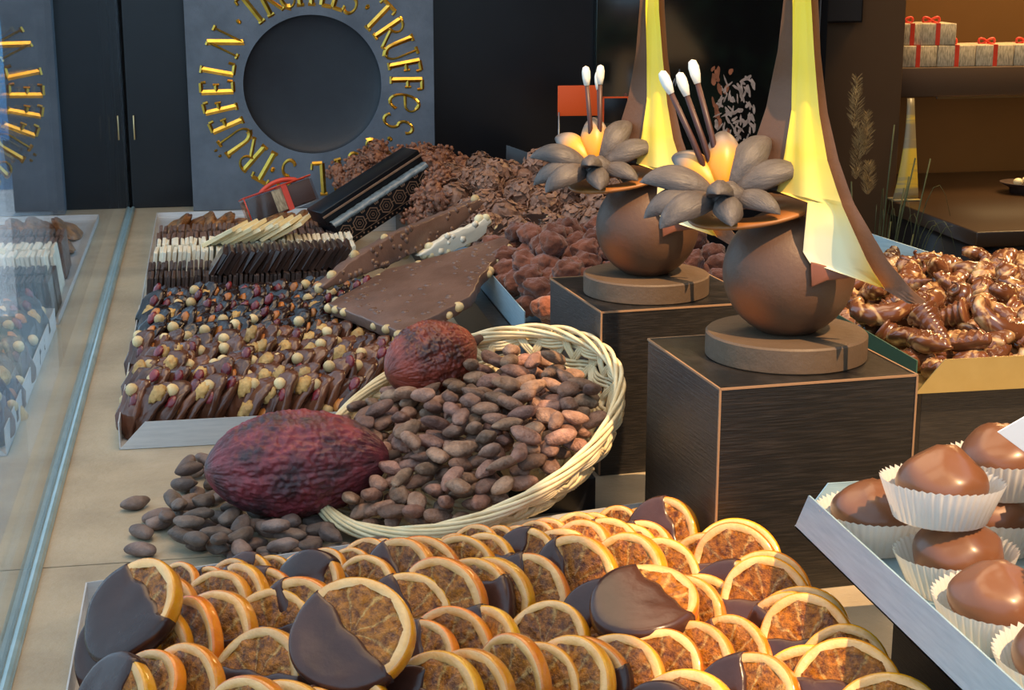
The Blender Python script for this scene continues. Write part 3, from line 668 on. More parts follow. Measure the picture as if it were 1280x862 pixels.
def black_carton():
    a = PY(432, 311, 2.40); b = PY(545, 236, 2.46); x = (b-a).normalized(); L_ = (b-a).length*1.02
    view = (CAM-a).normalized(); up = view.cross(x).normalized()*-1
    if up.z < 0: up = -up
    n = x.cross(up)
    if n.dot(view) < 0: n = -n
    # front face tilts back a little
    rot = Matrix.Rotation(R(22), 3, x); up = rot @ up; n = x.cross(up)
    if n.dot(view) < 0: n = -n
    yv = -n; z = up if x.cross(yv).dot(up) > 0 else up
    g = thing('patterned_carton', 'black carton with copper honeycomb pattern in crinkled film, leaning by the crumble', 'box', a, Matrix((x, yv, x.cross(yv))).transposed().to_euler())
    h, dp = .042, .062
    mesh('carton', bb(0, L_, 0, dp, 0, h, .0012), 'black', g)
    mesh('lid', bb(-.004, L_+.004, .016, dp+.004, h, h+.022, .001), 'black', g)
    mesh('copper_line', bb(-.0045, L_+.0045, .0148, .0162, h+.0115, h+.0148, .0004), 'copper', g, False)
    V, Fc = [], []
    for i in range(48):
        for j, (y, z) in enumerate(((-.0016, h-.004), (-.003, h-.001), (.004, h+.004), (.0145, h+.003))):
            V.append((L_*i/47, y+.0015*nz(Vector((i*.7, j, 0)), 1.3), z+.0015*nz(Vector((i*.9, j, 3)), 1.3)))
    for i in range(47):
        for j in range(3): Fc.append([i*4+j, (i+1)*4+j, (i+1)*4+j+1, i*4+j+1])
    mesh('film_wrap', (V, Fc), 'film', g)
    def hexring(cx, cz, ro, ri):
        V, Fc = [], []
        for k in range(6):
            t = math.pi/6+k*math.pi/3
            V += [(cx+ro*math.cos(t), -.0006, cz+ro*math.sin(t)), (cx+ri*math.cos(t), -.0006, cz+ri*math.sin(t))]
        for k in range(6): Fc.append([k*2, k*2+1, ((k+1) % 6)*2+1, ((k+1) % 6)*2])
        return V, Fc
    pr = []; n = 7
    for i in range(n):
        cx = L_*(i+.5)/n; cz = .0225
        pr += [hexring(cx, cz, .0125, .0105), hexring(cx, cz, .0075, .0064), hexring(cx, cz, .0030, .0018)]
        pr.append(bb(cx+.0085, cx+.0155, -.0007, -.0004, cz-.0006, cz+.0006))
        for q in (-1, 0, 1): pr.append(tr(blob(1, (.0012, .0002, .0024)), (cx+L_/n/2+q*.0028, -.0006, cz+.0130), (0, .4*q, 0)))
    for i in range(26): pr.append(tr(blob(1, (.0017, .0002, .0017)), (L_*(i+.5)/26, -.0006, .0045+(.0014 if i % 2 else -.0014))))
    pr.append(bb(0, L_, -.0007, -.0004, .0088, .0096))
    mesh('copper_pattern', join(*pr), 'copper', g, False)
black_carton()
# ------------------------------------------------------------------ plinths
def plinth(label, loc, rz, w, d, h, m='wood', edges=True):
    g = thing('display_plinth', label, 'plinth', loc, (0, 0, rz))
    mesh('block', bb(0, w, 0, d, 0, h, .0006), m, g, False)
    if edges:
        e = .0011
        mesh('edge_band', join(*[tube([a, b], e, 4) for a, b in (((0, 0, h), (w, 0, h)), ((0, 0, h), (0, d, h)), ((0, 0, .001), (0, 0, h)), ((w, 0, h), (w, d, h)), ((0, d, h), (w, d, h)), ((w, 0, .001), (w, 0, h)))]), 'edge', g, False)
    return g
plinth('dark wenge cube carrying the nearer flower sculpture', (.484, 1.080, 0), R(4), .159, .159, .1655, 'woodh')
plinth('dark wenge cube carrying the farther flower sculpture', (.468, 1.380, 0), R(5), .16, .16, .1565)
plinth('low black plinth propping up the wicker basket', (.365, 1.288, 0), R(2), .078, .16, .030, 'black', False)
plinth('black plinth under the tray of cocoa-dusted truffles', (.432, 1.61, 0), 0, .288, 1.11, .060, 'wood', False)
plinth('dark plinth under the tray of marbled pralines', (.735, 1.275, 0), 0, .40, .48, .0985, 'wood', False)
plinth('dark plinth under the tray of truffles in paper cups', (.572, .68, 0), R(1), .165, .265, .0985, 'wood', False)
# ------------------------------------------------------------------ truffle trays
tray('display_tray', 'steel tray of cocoa-dusted and flaked truffles behind the farther wenge cube', .452, .72, 1.665, 2.72, .0605, .034, 'skytint_steel', .012, walls='LRB', scut=0.)
tray('display_tray', 'steel tray of crumbly chocolate clusters in front of the black wall', .36, .72, 2.735, 2.985, .0005, .05, 'steel', .012)
def cocoa_truffles():
    rr = random.Random(21)
    pr = [mesh('cocoa_truffle', blob(4, (.0175, .0150, .0130), lambda d, i=i: 1+.30*nz(d, 1.5, i)+.12*nz(d, 4, i)+.05*nz(d, 10, i)), 'cocoa') for i in range(6)]; take = placer(pr)
    pos = deposit(125, lambda r: (r.uniform(.466, .708), r.uniform(1.685, 1.97)), 0.0142, lambda x, y: .064 + .034*min(1, (y-1.68)/.12)*min(1, (x-.455)/.05), 7, rr)
    for k, p in enumerate(pos):
        o = take(k if k < 6 else rr.randrange(6)); o.location = p; o.rotation_euler = (rr.uniform(-.5, .5), rr.uniform(-.5, .5), rr.uniform(0, 6.28))
        tag(o, 'red-brown cocoa-dusted truffle heaped in the steel tray behind the farther wenge cube', 'truffle', 'cocoa-dusted truffles')
cocoa_truffles()
def flaked_truffles():
    rr = random.Random(22)
    def one(i):
        r2 = random.Random(60+i); parts = [blob(2, (.0215, .0215, .0195), lambda d: 1+.1*nz(d, 2, i))]
        for k in range(85):
            d = Vector((r2.gauss(0, 1), r2.gauss(0, 1), r2.gauss(0, 1))).normalized(); l, w = r2.uniform(.009, .014), r2.uniform(.005, .0085)
            t = d.orthogonal().normalized(); t.rotate(Matrix.Rotation(r2.uniform(0, 6.28), 3, d)); s = d.cross(t); c = d*.022
            n = (d + t*r2.uniform(-.5, .5)).normalized(); t = (t-n*t.dot(n)).normalized(); q = .0007
            V = [c+t*l*a+s*w*b+n*(e + .0025*abs(a)) for e in (0, q) for a, b in ((-.5, -.4), (.0, -.5), (.5, -.3), (.5, .3), (0, .5), (-.5, .4))]
            Fc = [[5, 4, 3, 2, 1, 0], [6, 7, 8, 9, 10, 11]] + [[j, (j+1) % 6, 6+(j+1) % 6, 6+j] for j in range(6)]
            parts.append((V, Fc))
        return mesh('flaked_truffle', join(*parts), 'flake', None, False)
    pr = [one(i) for i in range(5)]; take = placer(pr)
    def gr(x, y): return .068 + .022*math.exp(-((y-2.33)/.17)**2)*min(1, max(.2, (x-.44)/.09))
    pos = deposit(105, lambda r: (r.uniform(.472, .706), r.uniform(1.97, 2.60)), .0215, gr, 7, rr)
    for k, p in enumerate(pos):
        o = take(k if k < 5 else rr.randrange(5)); o.location = p; o.rotation_euler = (rr.uniform(0, 6.28), rr.uniform(0, 6.28), rr.uniform(0, 6.28))
        tag(o, 'brown truffle rolled in chocolate flakes, heaped behind the cocoa-dusted truffles', 'truffle', 'flaked truffles')
flaked_truffles()
def crumb_clusters():
    rr = random.Random(23)
    def one(i):
        r2 = random.Random(i+70); parts = []
        for k in range(46):
            d = Vector((r2.gauss(0, 1), r2.gauss(0, 1), r2.gauss(0, .9))).normalized(); c = d*.016*r2.uniform(.6, 1.25); s = r2.uniform(.0032, .0062)
            parts.append(tr(blob(1, (s, s*.7, s*.6), lambda q: 1+.3*nz(q, 2, k)), c, (r2.uniform(0, 6), r2.uniform(0, 6), 0)))
        return mesh('crumble_cluster', join(blob(2, (.015, .015, .013)), *parts), 'crumb')
    pr = [one(i) for i in range(4)]; take = placer(pr)
    def gr(x, y): return .006 + .090*math.exp(-((x-.465)/.15)**2)*math.exp(-((y-2.84)/.16)**2)
    pos = deposit(105, lambda r: (r.uniform(.345, .69), r.uniform(2.70, 2.965)), .0165, gr, 7, rr)
    for k, p in enumerate(pos):
        o = take(k if k < 4 else rr.randrange(4)); o.location = p; o.rotation_euler = (rr.uniform(0, 6.28), rr.uniform(0, 6.28), rr.uniform(0, 6.28))
        tag(o, 'crumbly reddish-brown chocolate cluster in the heap in front of plaque and black wall', 'chocolate', 'crumbly clusters')
    # crumble spilling down beside the carton and the milk slab
    pos = deposit(34, lambda r: (r.uniform(.425, .47), r.uniform(2.28, 2.62)), .0165, lambda x, y: .004+.075*min(1, max(0, (x-.35)/.1)), 6, rr)
    for p in pos:
        o = take(rr.randrange(4)); o.location = p; o.rotation_euler = (rr.uniform(0, 6.28), rr.uniform(0, 6.28), 0)
        tag(o, 'crumbly chocolate cluster between the patterned carton and the flaked truffles', 'chocolate', 'crumbly clusters by the carton')
    pr = [mesh('nut_rocher', blob(3, (.017, .014, .011), lambda d, i=i: 1+.45*nz(d, 2.2, i+30)), 'nutmix') for i in range(4)]; take2 = placer(pr)
    pos = deposit(34, lambda r: (r.uniform(.46, .70), r.uniform(2.62, 2.73)), .0145, lambda x, y: .070, 6, rr)
    for k, p in enumerate(pos):
        o = take2(k if k < 4 else rr.randrange(4)); o.location = p; o.rotation_euler = (rr.uniform(-.6, .6), rr.uniform(-.6, .6), rr.uniform(0, 6.28))
        tag(o, 'golden and dark nut rocher in the narrow row behind the flaked truffles', 'chocolate', 'nut rochers')
crumb_clusters()
# ------------------------------------------------------------------ bark slabs laid across
def bark(name, label, px, p3, mk, t, sd, nuts, jag=.0022, nutmat='hazel'):
    a, b, c = [P(*q) for q in p3]; n = (b-a).cross(c-a).normalized()
    if n.z < 0: n = -n
    pts = [PP(x, y, a, n) for x, y in px]; cen = sum(pts, Vector())/len(pts)
    x = (pts[0]-cen); x = (x-n*x.dot(n)).normalized(); y = n.cross(x)
    loc = [Vector(((p-cen).dot(x), (p-cen).dot(y))) for p in pts]
    area = sum(loc[i].x*loc[(i+1) % len(loc)].y-loc[(i+1) % len(loc)].x*loc[i].y for i in range(len(loc)))
    if area < 0: loc = loc[::-1]
    rr = random.Random(sd); out = []
    for i in range(len(loc)):
        p, q = loc[i], loc[(i+1) % len(loc)]; l = (q-p).length; m = max(2, int(l/.008)); nn = Vector((-(q-p).y, (q-p).x)).normalized()
        for k in range(m): out.append(p.lerp(q, k/m) + (nn*rr.uniform(-jag, jag) if k else Vector((0, 0))))
    g = thing(name, label, 'chocolate slab', cen - n*t, Matrix((x, y, n)).transposed().to_euler())
    # hazelnuts poking out of the broken edges and a few through the top
    k = 0
    while k < nuts:
        i = rr.randrange(len(out)); p = out[i]; q = p*(1-.002/max(p.length, .01)); w = (mesh_world := (cen + x*q.x + y*q.y))
        s = rr.uniform(.0055, .0075)
        mesh('hazelnut', blob(2, (s, s, s*.85)), nutmat, g, loc=(q.x, q.y, t*rr.uniform(.35, .7))); k += 1
    bumps = []
    for k in range(int(nuts*(3 if mk != 'white' else .7))):
        i, j, l = rr.randrange(len(out)), rr.randrange(len(out)), rr.random(); p = out[i].lerp(out[j], l)*.86
        s = rr.uniform(.003, .006); bumps.append(tr(blob(1, (s, s, .0014)), (p.x, p.y, t-.0006)))
    mesh('chocolate', join(prism([(p.x, p.y) for p in out], t, .0016), *bumps), mk, g)
    return g
bark('chocolate_bark', 'large lower slab of milk chocolate bark with whole hazelnuts, lying aslant',
     [(409, 379), (450, 356), (482, 336), (522, 326), (628, 296), (638, 300), (620, 322), (603, 341), (588, 369), (548, 392), (497, 414)],
     ((409, 379, .072), (497, 414, .066), (636, 298, .125)), 'milkbark', .014, 1, 26, .0014)
bark('chocolate_bark', 'upper slab of milk chocolate bark with hazelnuts, resting on the lower slab',
     [(403, 358), (440, 326), (498, 289), (530, 277), (600, 248), (608, 252), (566, 290), (500, 326), (448, 346), (408, 362)],
     ((403, 360, .088), (500, 328, .096), (606, 250, .150)), 'milkbark', .020, 2, 14, .001)
bark('chocolate_bark', 'white chocolate bark wedge with nuts on the milk chocolate bark',
     [(523, 320), (545, 303), (566, 291), (611, 272), (615, 277), (603, 296), (580, 309), (546, 321)],
     ((523, 320, .100), (580, 309, .104), (613, 274, .136)), 'white', .012, 3, 9, .002, 'cream')
bark('chocolate_bark', 'small dark chocolate bark piece with nuts behind the white wedge',
     [(612, 300), (622, 280), (645, 268), (690, 266), (686, 285), (660, 300), (635, 306)],
     ((612, 300, .116), (690, 266, .128), (640, 306, .112)), 'dark', .012, 4, 6)
# ------------------------------------------------------------------ marbled sea-shell pralines
sh_ = tray('display_tray', 'gold-fronted tray heaped with marbled sea-creature pralines', .722, 1.10, 1.262, 1.765, .0995, .030, 'steel', .026, mf='goldtray', ml='greentray', walls='LF')
a, b = PY(1090, 292, 1.755), PY(1215, 332, 1.64); a.z = max(a.z, .1); ln = Vector((b.x-a.x, b.y-a.y))
vv, ff = prism([(0, .10), (ln.length, .10), (ln.length, b.z), (0, a.z)], .0015)
mesh('raised_side_rim', tr(tr((vv, ff), (0, 0, 0), (R(90), 0, 0)), (a.x-.722, a.y-1.262, -.0995), (0, 0, math.atan2(ln.y, ln.x))), 'skytint_steel', sh_, False)
def seashells():
    rr = random.Random(31)
    def mussel(i):
        def f(d):
            rib = .0019*math.sin(d.x*19); k = 1-.35*max(0, d.x)
            return Vector((d.x*.0255, d.y*.0125*k+.005*d.x*d.x, d.z*.0105*k + (rib if d.z > .1 else 0)))
        return blob(4, (1, 1, 1), f)
    def snail(i):
        return join(blob(3, (.0135, .0135, .013)), tube([(.0135*math.cos(t*.5)*(1-t/26), .0155*math.sin(t*.5)*(1-t/26), -.004+.0011*t) for t in range(24)], [.0052*(1-t/30) for t in range(24)], 8))
    def turret(i):
        parts = [lathe([(0, -.026)] + [((.0155*(1-k/26))*(1+.10*math.sin(k*1.9)), -.026+.0021*k) for k in range(25)] + [(0, .027)], 20)]
        return tr(parts[0], (0, 0, 0), (0, R(90), 0))
    def scallop(i):
        def f(d):
            a = math.atan2(d.y, d.x+.9); r = 1+.10*math.cos(a*16)*max(0, d.x+.4)
            return Vector((d.x*.020*r, d.y*.021*r, d.z*.0095+.0012*math.cos(a*22)*(1 if d.z > 0 else 0)))
        return blob(4, (1, 1, 1), f)
    def seahorse(i):
        pts = [(.017*math.cos(a)*(1 if a > 0 else 1)-.004, .017*math.sin(a)+.0045*a, .001) for a in [(-2.2+t*.24) for t in range(20)]]
        body = tube(pts, [.0035+.0075*math.sin(math.pi*(t+1)/21)*(1+.12*math.sin(t*3)) for t in range(20)], 10)
        return join(body, tr(blob(2, (.010, .007, .007)), (pts[-1][0]-.003, pts[-1][1], .001)))
    gens = [mussel, snail, turret, scallop, mussel, seahorse, turret]; names = ['mussel-shaped', 'snail-shaped', 'cone-shell-shaped', 'scallop-shaped', 'mussel-shaped', 'seahorse-shaped', 'cone-shell-shaped']
    pr = [mesh('seashell_praline', g(i), 'marble') for i, g in enumerate(gens)]; take = placer(pr)
    def gr(x, y): return .1005
    pos = deposit(215, lambda r: (r.uniform(.742, 1.085), r.uniform(1.280, 1.70)), .0148, gr, 9, rr)
    for k, p in enumerate(pos):
        q = k if k < 7 else rr.randrange(7); o = take(q); o.location = p; o.rotation_euler = (rr.uniform(-.7, .7), rr.uniform(-.6, .6), rr.uniform(0, 6.28))
        tag(o, '%s brown and cream marbled praline in the gold-fronted tray' % names[q], 'praline', 'marbled %s pralines' % names[q])
seashells()

# ------------------------------------------------------------------ wicker basket
BC = Vector((.335, 1.335)); BU = Vector((.133, .991)); BV = Vector((.991, -.133)); RA, RB = .150, .135
def bplane(x, y): return .100+.34*(x-.35)+.20*(y-1.45)
BD = .056; BS = .60
def bpt(t, k, dz=0., off=0.):
    """point on the basket wall: angle t, k=0 rim .. 1 bottom edge"""
    s = 1-(1-BS)*(k**1.9); sh = Vector((.022, .012))*k
    x = BC.x + sh.x + (RA*s+off)*math.cos(t)*BU.x + (RB*s+off)*math.sin(t)*BV.x
    y = BC.y + sh.y + (RA*s+off)*math.cos(t)*BU.y + (RB*s+off)*math.sin(t)*BV.y
    zz = bplane(x, y)*(1-k*.25) - BD*k + .016*k + dz
    return Vector((x, y, max(.004, zz)))
def basket():
    g = thing('wicker_basket', 'oval pale wicker basket full of cocoa beans, tilted on its plinth', 'basket', (BC.x, BC.y, 0))
    O = Vector((BC.x, BC.y, 0))
    rim = []
    for s in range(6):
        pts = []
        for i in range(150):
            t = 2*math.pi*i/150; ph = t*4+2*math.pi*s/6+.5*math.sin(t*3+s)
            pts.append(bpt(t, 0, .0048*math.sin(ph), .0036*math.cos(ph))-O)
        rim.append(tube(pts, .0020, 6, True))
    mesh('rim', join(*rim), 'wick', g)
    nst = 34
    for sgn, nm in ((1, 'stakes'), (-1, 'stakes')):
        st = []
        for i in range(nst):
            for q in range(3):
                t0 = 2*math.pi*(i+(.0 if sgn > 0 else .5))/nst + (q-1)*.021; pts = []
                for j in range(11):
                    k = j/10; t = t0 + sgn*(k-.0)*.42
                    pts.append(bpt(t, k*.98, 0, .0026*sgn*math.cos(j*1.35+i*math.pi))-O)
                st.append(tube(pts, .0019, 5))
        mesh(nm, join(*st), 'wick', g)
    for b, k in enumerate((.16, .38, .62, .84)):
        wv = []
        for q in range(3):
            pts = []
            for i in range(204):
                t = 2*math.pi*i/204; pts.append(bpt(t, k+(q-1)*.045, 0, .0034*math.sin(t*17+b*math.pi))-O)
            wv.append(tube(pts, .0018, 5, True))
        mesh('weaver_band', join(*wv), 'wick', g)
    # woven bottom: an oval spiral
    pts = []
    for i in range(420):
        t = 2*math.pi*i/36; s = 1-i/420; p = bpt(t, .99); c = Vector((BC.x+.022, BC.y+.012, 0)); c.z = max(.004, bplane(c.x, c.y)*.75-BD+.016)
        pts.append(c.lerp(p, s)-O)
    mesh('bottom', tube(pts, .0036, 5), 'wick', g)
basket()
# ------------------------------------------------------------------ cocoa pods
def pod(label, loc, L_, Rr, xa, za, mk, sd, scar=None):
    g = thing('cocoa_pod', label, 'cocoa pod', loc, frame_rot(xa, za)); V, Fc, mi = [], [], []; n, m = 220, 130
    for j in range(m+1):
        u = -1+2*j/m; pr = max(0, 1-abs(u)**2.3)**.62; pr *= 1-.10*max(0, u)
        for i in range(n):
            a = 2*math.pi*i/n; rg = 1+.055*abs(math.cos(5*a))**.5 - .04; d = Vector((u*1.6, math.cos(a), math.sin(a)))
            w = .060*abs(nz(d, 5, sd))+.040*nz(d, 13, sd+2) + .030*nz(Vector((u*3, math.cos(a)*11, math.sin(a)*11)), 2, sd)
            r = Rr*pr*(rg+w*min(1, pr*2)); V.append((u*L_/2, r*math.cos(a), r*math.sin(a)))
    for j in range(m):
        for i in range(n):
            Fc.append([j*n+i, j*n+(i+1) % n, (j+1)*n+(i+1) % n, (j+1)*n+i])
            s = 0
            if scar:
                u = -1+2*(j+.5)/m; a = 360*(i+.5)/n; du = (u-scar[0])/scar[2]; da = (a-scar[1])/scar[3]
                s = 1 if du*du+da*da+.35*nz(Vector((u*6, a*.1, 0)), 2, 3) < 1 else 0
            mi.append(s)
    mesh('husk', (V, Fc, mi), [mk, 'scar'], g)
    mesh('stem_stub', tube([(L_/2*.96, 0, 0), (L_/2+.004, .001, .001), (L_/2+.008, .002, .001)], [.0055, .004, .0035], 8), 'stem', g)
POD1 = P(372, 579, .052); POD2 = P(539, 448, .108)
pod('large purple-red cocoa pod lying on loose cocoa beans beside the basket', POD1, .158, .0445, (1, -.05, .02), (-.05, -.2, 1), 'pod1', 1, (.12, 270, .10, 16))
pod('smaller dark red cocoa pod lying on the far edge of the beans in the basket', POD2, .094, .0345, (.9, .28, .22), (-.25, 0, 1), 'pod2', 2)
# ------------------------------------------------------------------ cocoa beans
def beans():
    rr = random.Random(51)
    def one(i):
        r2 = random.Random(i)
        ax, ay, az = .0134*r2.uniform(.88, 1.12), .0074*r2.uniform(.9, 1.1), .0054*r2.uniform(.9, 1.15)
        return blob(3, (1, 1, 1), lambda d: Vector((d.x*ax, d.y*ay*(1-.18*d.x)+.0016*d.x*d.x, d.z*az))*(1+.16*nz(d, 1.4, i)))
    pa = [mesh('cocoa_bean', one(i), 'bean') for i in range(9)]; ta = placer(pa)
    pb = [mesh('cocoa_bean', one(i+9), 'beang') for i in range(7)]; tb = placer(pb)
    def uv(x, y):
        dx, dy = x-BC.x, y-BC.y; return (dx*BU.x+dy*BU.y)/RA, (dx*BV.x+dy*BV.y)/RB
    def surf(x, y):
        u, v = uv(x, y); return bplane(x, y)-.013-.024*min(1, max(0, u*.7+v*.5+.20))+.012*math.exp(-((u-.0)**2+(v-.0)**2)*2.6)
    def smp(r):
        a = r.uniform(0, 6.283); s = math.sqrt(r.random()); u = .84*s*math.cos(a)-.07; v = .86*s*math.sin(a)-.04
        return BC.x+u*RA*BU.x+v*RB*BV.x, BC.y+u*RA*BU.y+v*RB*BV.y
    def inpod(c, hl, hr, xa):
        xa = Vector(xa).normalized()
        def f(p):
            d = Vector(p)-c; t = d.dot(xa); q = (d-xa*t).length; return (t/(hl+.008))**2+(q/(hr+.006))**2 < 1
        return f
    p1 = inpod(POD1, .079, .0445, (1, -.05, .02)); p2 = inpod(POD2, .047, .0345, (.9, .28, .22))
    pos = deposit(262, smp, .0088, lambda x, y: max(.006, surf(x, y)), 10, rr, lambda x, y, z: not p1((x, y, z)) and not p2((x, y, z)))
    k = 0
    for p in pos:
        o = ta(k if k < 9 else rr.randrange(9)); k += 1; o.location = p; o.rotation_euler = (rr.uniform(-.5, .5), rr.uniform(-.45, .45), rr.uniform(0, 6.28))
        tag(o, 'brown cocoa bean among those filling the oval wicker basket', 'cocoa bean', 'cocoa beans in the basket')
    poly = [(.075, 1.245), (.13, 1.205), (.24, 1.20), (.262, 1.25), (.205, 1.30), (.195, 1.41), (.13, 1.47), (.092, 1.452), (.085, 1.40), (.065, 1.34)]
    def inside(x, y):
        c = False
        for i in range(len(poly)):
            (x1, y1), (x2, y2) = poly[i], poly[i-1]
            if (y1 > y) != (y2 > y) and x < (x2-x1)*(y-y1)/(y2-y1)+x1: c = not c
        return c
    def smp2(r):
        while True:
            x, y = r.uniform(.05, .27), r.uniform(1.19, 1.48)
            if inside(x, y): return x, y
    spos = deposit(84, smp2, .0093, lambda x, y: -.001, 4, rr, lambda x, y, z: not p1((x, y, z)) and uvout(uv(x, y)))
    for i, p in enumerate(spos):
        o = tb(i if i < 7 else rr.randrange(7)); o.location = p; o.rotation_euler = (rr.uniform(-.3, .3), rr.uniform(-.25, .25), rr.uniform(0, 6.28))
        tag(o, 'grey-brown cocoa bean in the loose heap on the ledge around the large pod', 'cocoa bean', 'loose cocoa beans on the ledge')
    for (x, y, w) in ((170, 628, 'cocoa bean lying alone on the ledge, farthest left of all'), (177, 664, 'upper of two cocoa beans touching on the ledge left of the heap'), (176, 686, 'lower of two cocoa beans touching on the ledge left of the heap')):
        q = P(x, y, .006); o = dup(pb[2]); o.location = q; o.rotation_euler = (0, 0, rr.uniform(0, 3) if x != 170 else .5); tag(o, w, 'cocoa bean', 'stray cocoa beans')
def uvout(q): return q[0]**2+q[1]**2 > 1.05
beans()
# ------------------------------------------------------------------ chocolate flower sculptures
def sculpture(label, loc, rz, s, tips):
    g = thing('chocolate_sculpture', label, 'sculpture', loc, (0, 0, rz)); g.scale = (s, s, s); DX = -.009
    mesh('round_base', lathe([(0, 0), (.0625, 0), (.0635, .001), (.0635, .0185), (.062, .020), (0, .020)], 72), 'choc_disc', g, angle=40)
    pr = []
    Rr = .0515; cz = .067
    for k in range(33):
        a = -math.pi/2 + math.pi*k/32*.93
        pr.append((Rr*math.cos(a)*(1 if k else .0), cz+Rr*.985*math.sin(a)))
    pr = [(0, .0195), (.019, .0195), (.022, .0205)] + [p for p in pr if p[1] > .0225] + [(.010, .112), (.010, .100), (0, .100)]
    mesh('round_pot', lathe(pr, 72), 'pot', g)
    # slanted collar round the mouth
    V, Fc = lathe([(.020, 0), (.020, .003), (.046, .0045), (.0475, .003), (.046, .0010), (.020, 0)], 56)
    mesh('collar', tr((V, Fc), (-.030, -.012, .1135), (R(9), R(-9), 0), (1.05, .80, 1)), 'orange_show', g)
    # petals
    def petal(i):
        V, Fc = [], []; n, m = 18, 14
        for j in range(n+1):
            u = j/n; w = .0120*max(0, 1-abs(2*u**.85-1)**2.3)**.75*(.62+.38*min(1, u*2.2))+.0004; zc = .010*math.sin(u*2.4)
            for k in range(m):
                a = 2*math.pi*k/m; y = w*math.cos(a); z = .0074*max(0, 1-abs(2*u**.85-1)**2.3)**.7*math.sin(a)*(1.3 if math.sin(a) > 0 else .5)
                rib = .0017*math.cos(y/w*7.5)*math.sin(math.pi*u) if math.sin(a) > 0 else 0
                V.append((u*.049, y, zc+z+rib-.35*y*y/.012))
        for j in range(n):
            for k in range(m): Fc.append([j*m+k, j*m+(k+1) % m, (j+1)*m+(k+1) % m, (j+1)*m+k])
        return V, Fc
    fc = Vector((-.052, -.020, .1245))
    pm = petal(0)
    # (azimuth, upward tilt, scale, yellow)
    for az, el, sc, yl in ((95, 48, 1.0, 1), (48, 36, 1.08, 0), (12, 12, 1.05, 0), (-34, -14, .8, 0), (-82, -22, .78, 0), (-96, 8, .72, 0), (-140, -24, .98, 0), (180, 4, 1.05, 0), (140, 22, .98, 1), (-165, -20, 1.0, 0)):
        o = mesh('petal', pm, 'petaly' if yl else 'petal', g, loc=fc + Vector((.004*math.cos(R(az)), .004*math.sin(R(az)), 0)), rot=Euler((0, R(-el), R(az))))
        o.scale = (sc*1.2, sc*1.2, sc*1.25)
        if yl: o['label'] = 'petal airbrushed yellow'
    mesh('flower_heart', blob(3, (.0135, .0120, .0125), lambda d: 1+.05*math.sin(math.atan2(d.x, d.z)*7)), 'petal', g, loc=fc+Vector((.003, -.011, .0045)))
    for (dx, dy, hh, bx) in tips:
        p0 = fc+Vector((bx, .008, .006)); p1 = fc+Vector((dx, .008+dy, hh)); d = (p1-p0)
        o = mesh('stamen', tube([p0, p0+d*.5+Vector((.001, 0, 0)), p1], [.0026, .0024, .0021], 8), 'stick', g)
        q = d.to_track_quat('Z', 'Y').to_euler()
        mesh('white_tip', tr(lathe([(0, -.004), (.0026, -.003), (.0040, .004), (.0042, .010), (.0030, .0145), (0, .016)], 14), p1-g.location*0, q), 'tip', o)
    # spathe: tall curled sheet, brown outside, yellow inside. rows: z, x of brown left, yellow left, yellow right, brown right
    rows = [(.0640, .092, .075, .0765, .1060), (.0725, .072, .0720, .0760, .0960), (.0840, .024, .0230, .0675, .0850), (.0920, .018, .0175, .0625, .0775), (.1050, .018, .0180, .0560, .0690), (.1290, .019, .0195, .0440, .0535),
            (.1320, -.030, -.0030, .0430, .0520), (.1420, -.030, -.0010, .0390, .0480), (.160, -.0225, .0020, .0325, .0410), (.192, -.0130, .0060, .0260, .0325), (.236, -.0060, .0050, .0205, .0255), (.28, -.0030, .0030, .0160, .0215), (.34, .000, .0030, .0140, .0185), (.40, .004, .0060, .0125, .0160)]
    def samp(z):
        for i in range(len(rows)-1):
            if rows[i][0] <= z <= rows[i+1][0]:
                a, b = rows[i], rows[i+1]; t = (z-a[0])/(b[0]-a[0])
                return [a[k]+(b[k]-a[k])*t+DX for k in range(1, 5)]
        return [q+DX for q in rows[-1][1:]]
    def lean(z):
        t = max(0, min(1, (z-.11)/.11)); t = t*t*(3-2*t); return -.060+.055*t
    def depth(x, z):
        # the sheet bows away from the viewer between its two edges
        xl, _a, _b, xr = samp(max(z, .133)); c = (xl+xr)/2; w = max(.01, (xr-xl)/2); t = (x-c)/w
        back = max(0, .012-x); return lean(z) + .35*w*(1-min(4, t*t)) + max(0, x-.045)*.30 + 1.35*back*min(1, back/.012)*max(.25, 1-max(0, z-.16)*6)
    zs = sorted(set([r[0] for r in rows] + [.064+(.40-.064)*(j/80)**1.15 for j in range(81)])); nxs = 16; V, Fc = [], []; T = .0055
    for z in zs:
        xl, yl_, yr, xr = samp(z)
        for k in range(nxs+1):
            x = xl+(xr-xl)*k/nxs; V.append((x, depth(x, z), z))
        for k in range(nxs, -1, -1):
            x = xl+(xr-xl)*k/nxs; V.append((x, depth(x, z)+T, z))
    m = 2*(nxs+1); L_ = len(zs)
    for j in range(L_-1):
        for k in range(m): Fc.append([j*m+k, j*m+(k+1) % m, (j+1)*m+(k+1) % m, (j+1)*m+k])
    Fc += [list(range(m))[::-1], [(L_-1)*m+k for k in range(m)]]
    mesh('spathe', (V, Fc), 'choc_show', g, angle=50)
    V, Fc = [], []; T2 = .0020; nx2 = 18; zl = [z for z in zs if z >= .0725]
    def front(x, t, z): return depth(x, z)-.0024-.0070*max(0, t-.70)/.30-.0015*max(0, .15-t)/.15
    for z in zl:
        xl, a, b, xr = samp(z); b = max(b, a+.002)
        for k in range(nx2+1):
            t = k/nx2; x = a+(b-a)*t; V.append((x, front(x, t, z), z))
        for k in range(nx2, -1, -1):
            t = k/nx2; x = a+(b-a)*t; V.append((x, front(x, t, z)+T2, z))
    m = 2*(nx2+1); L_ = len(zl)
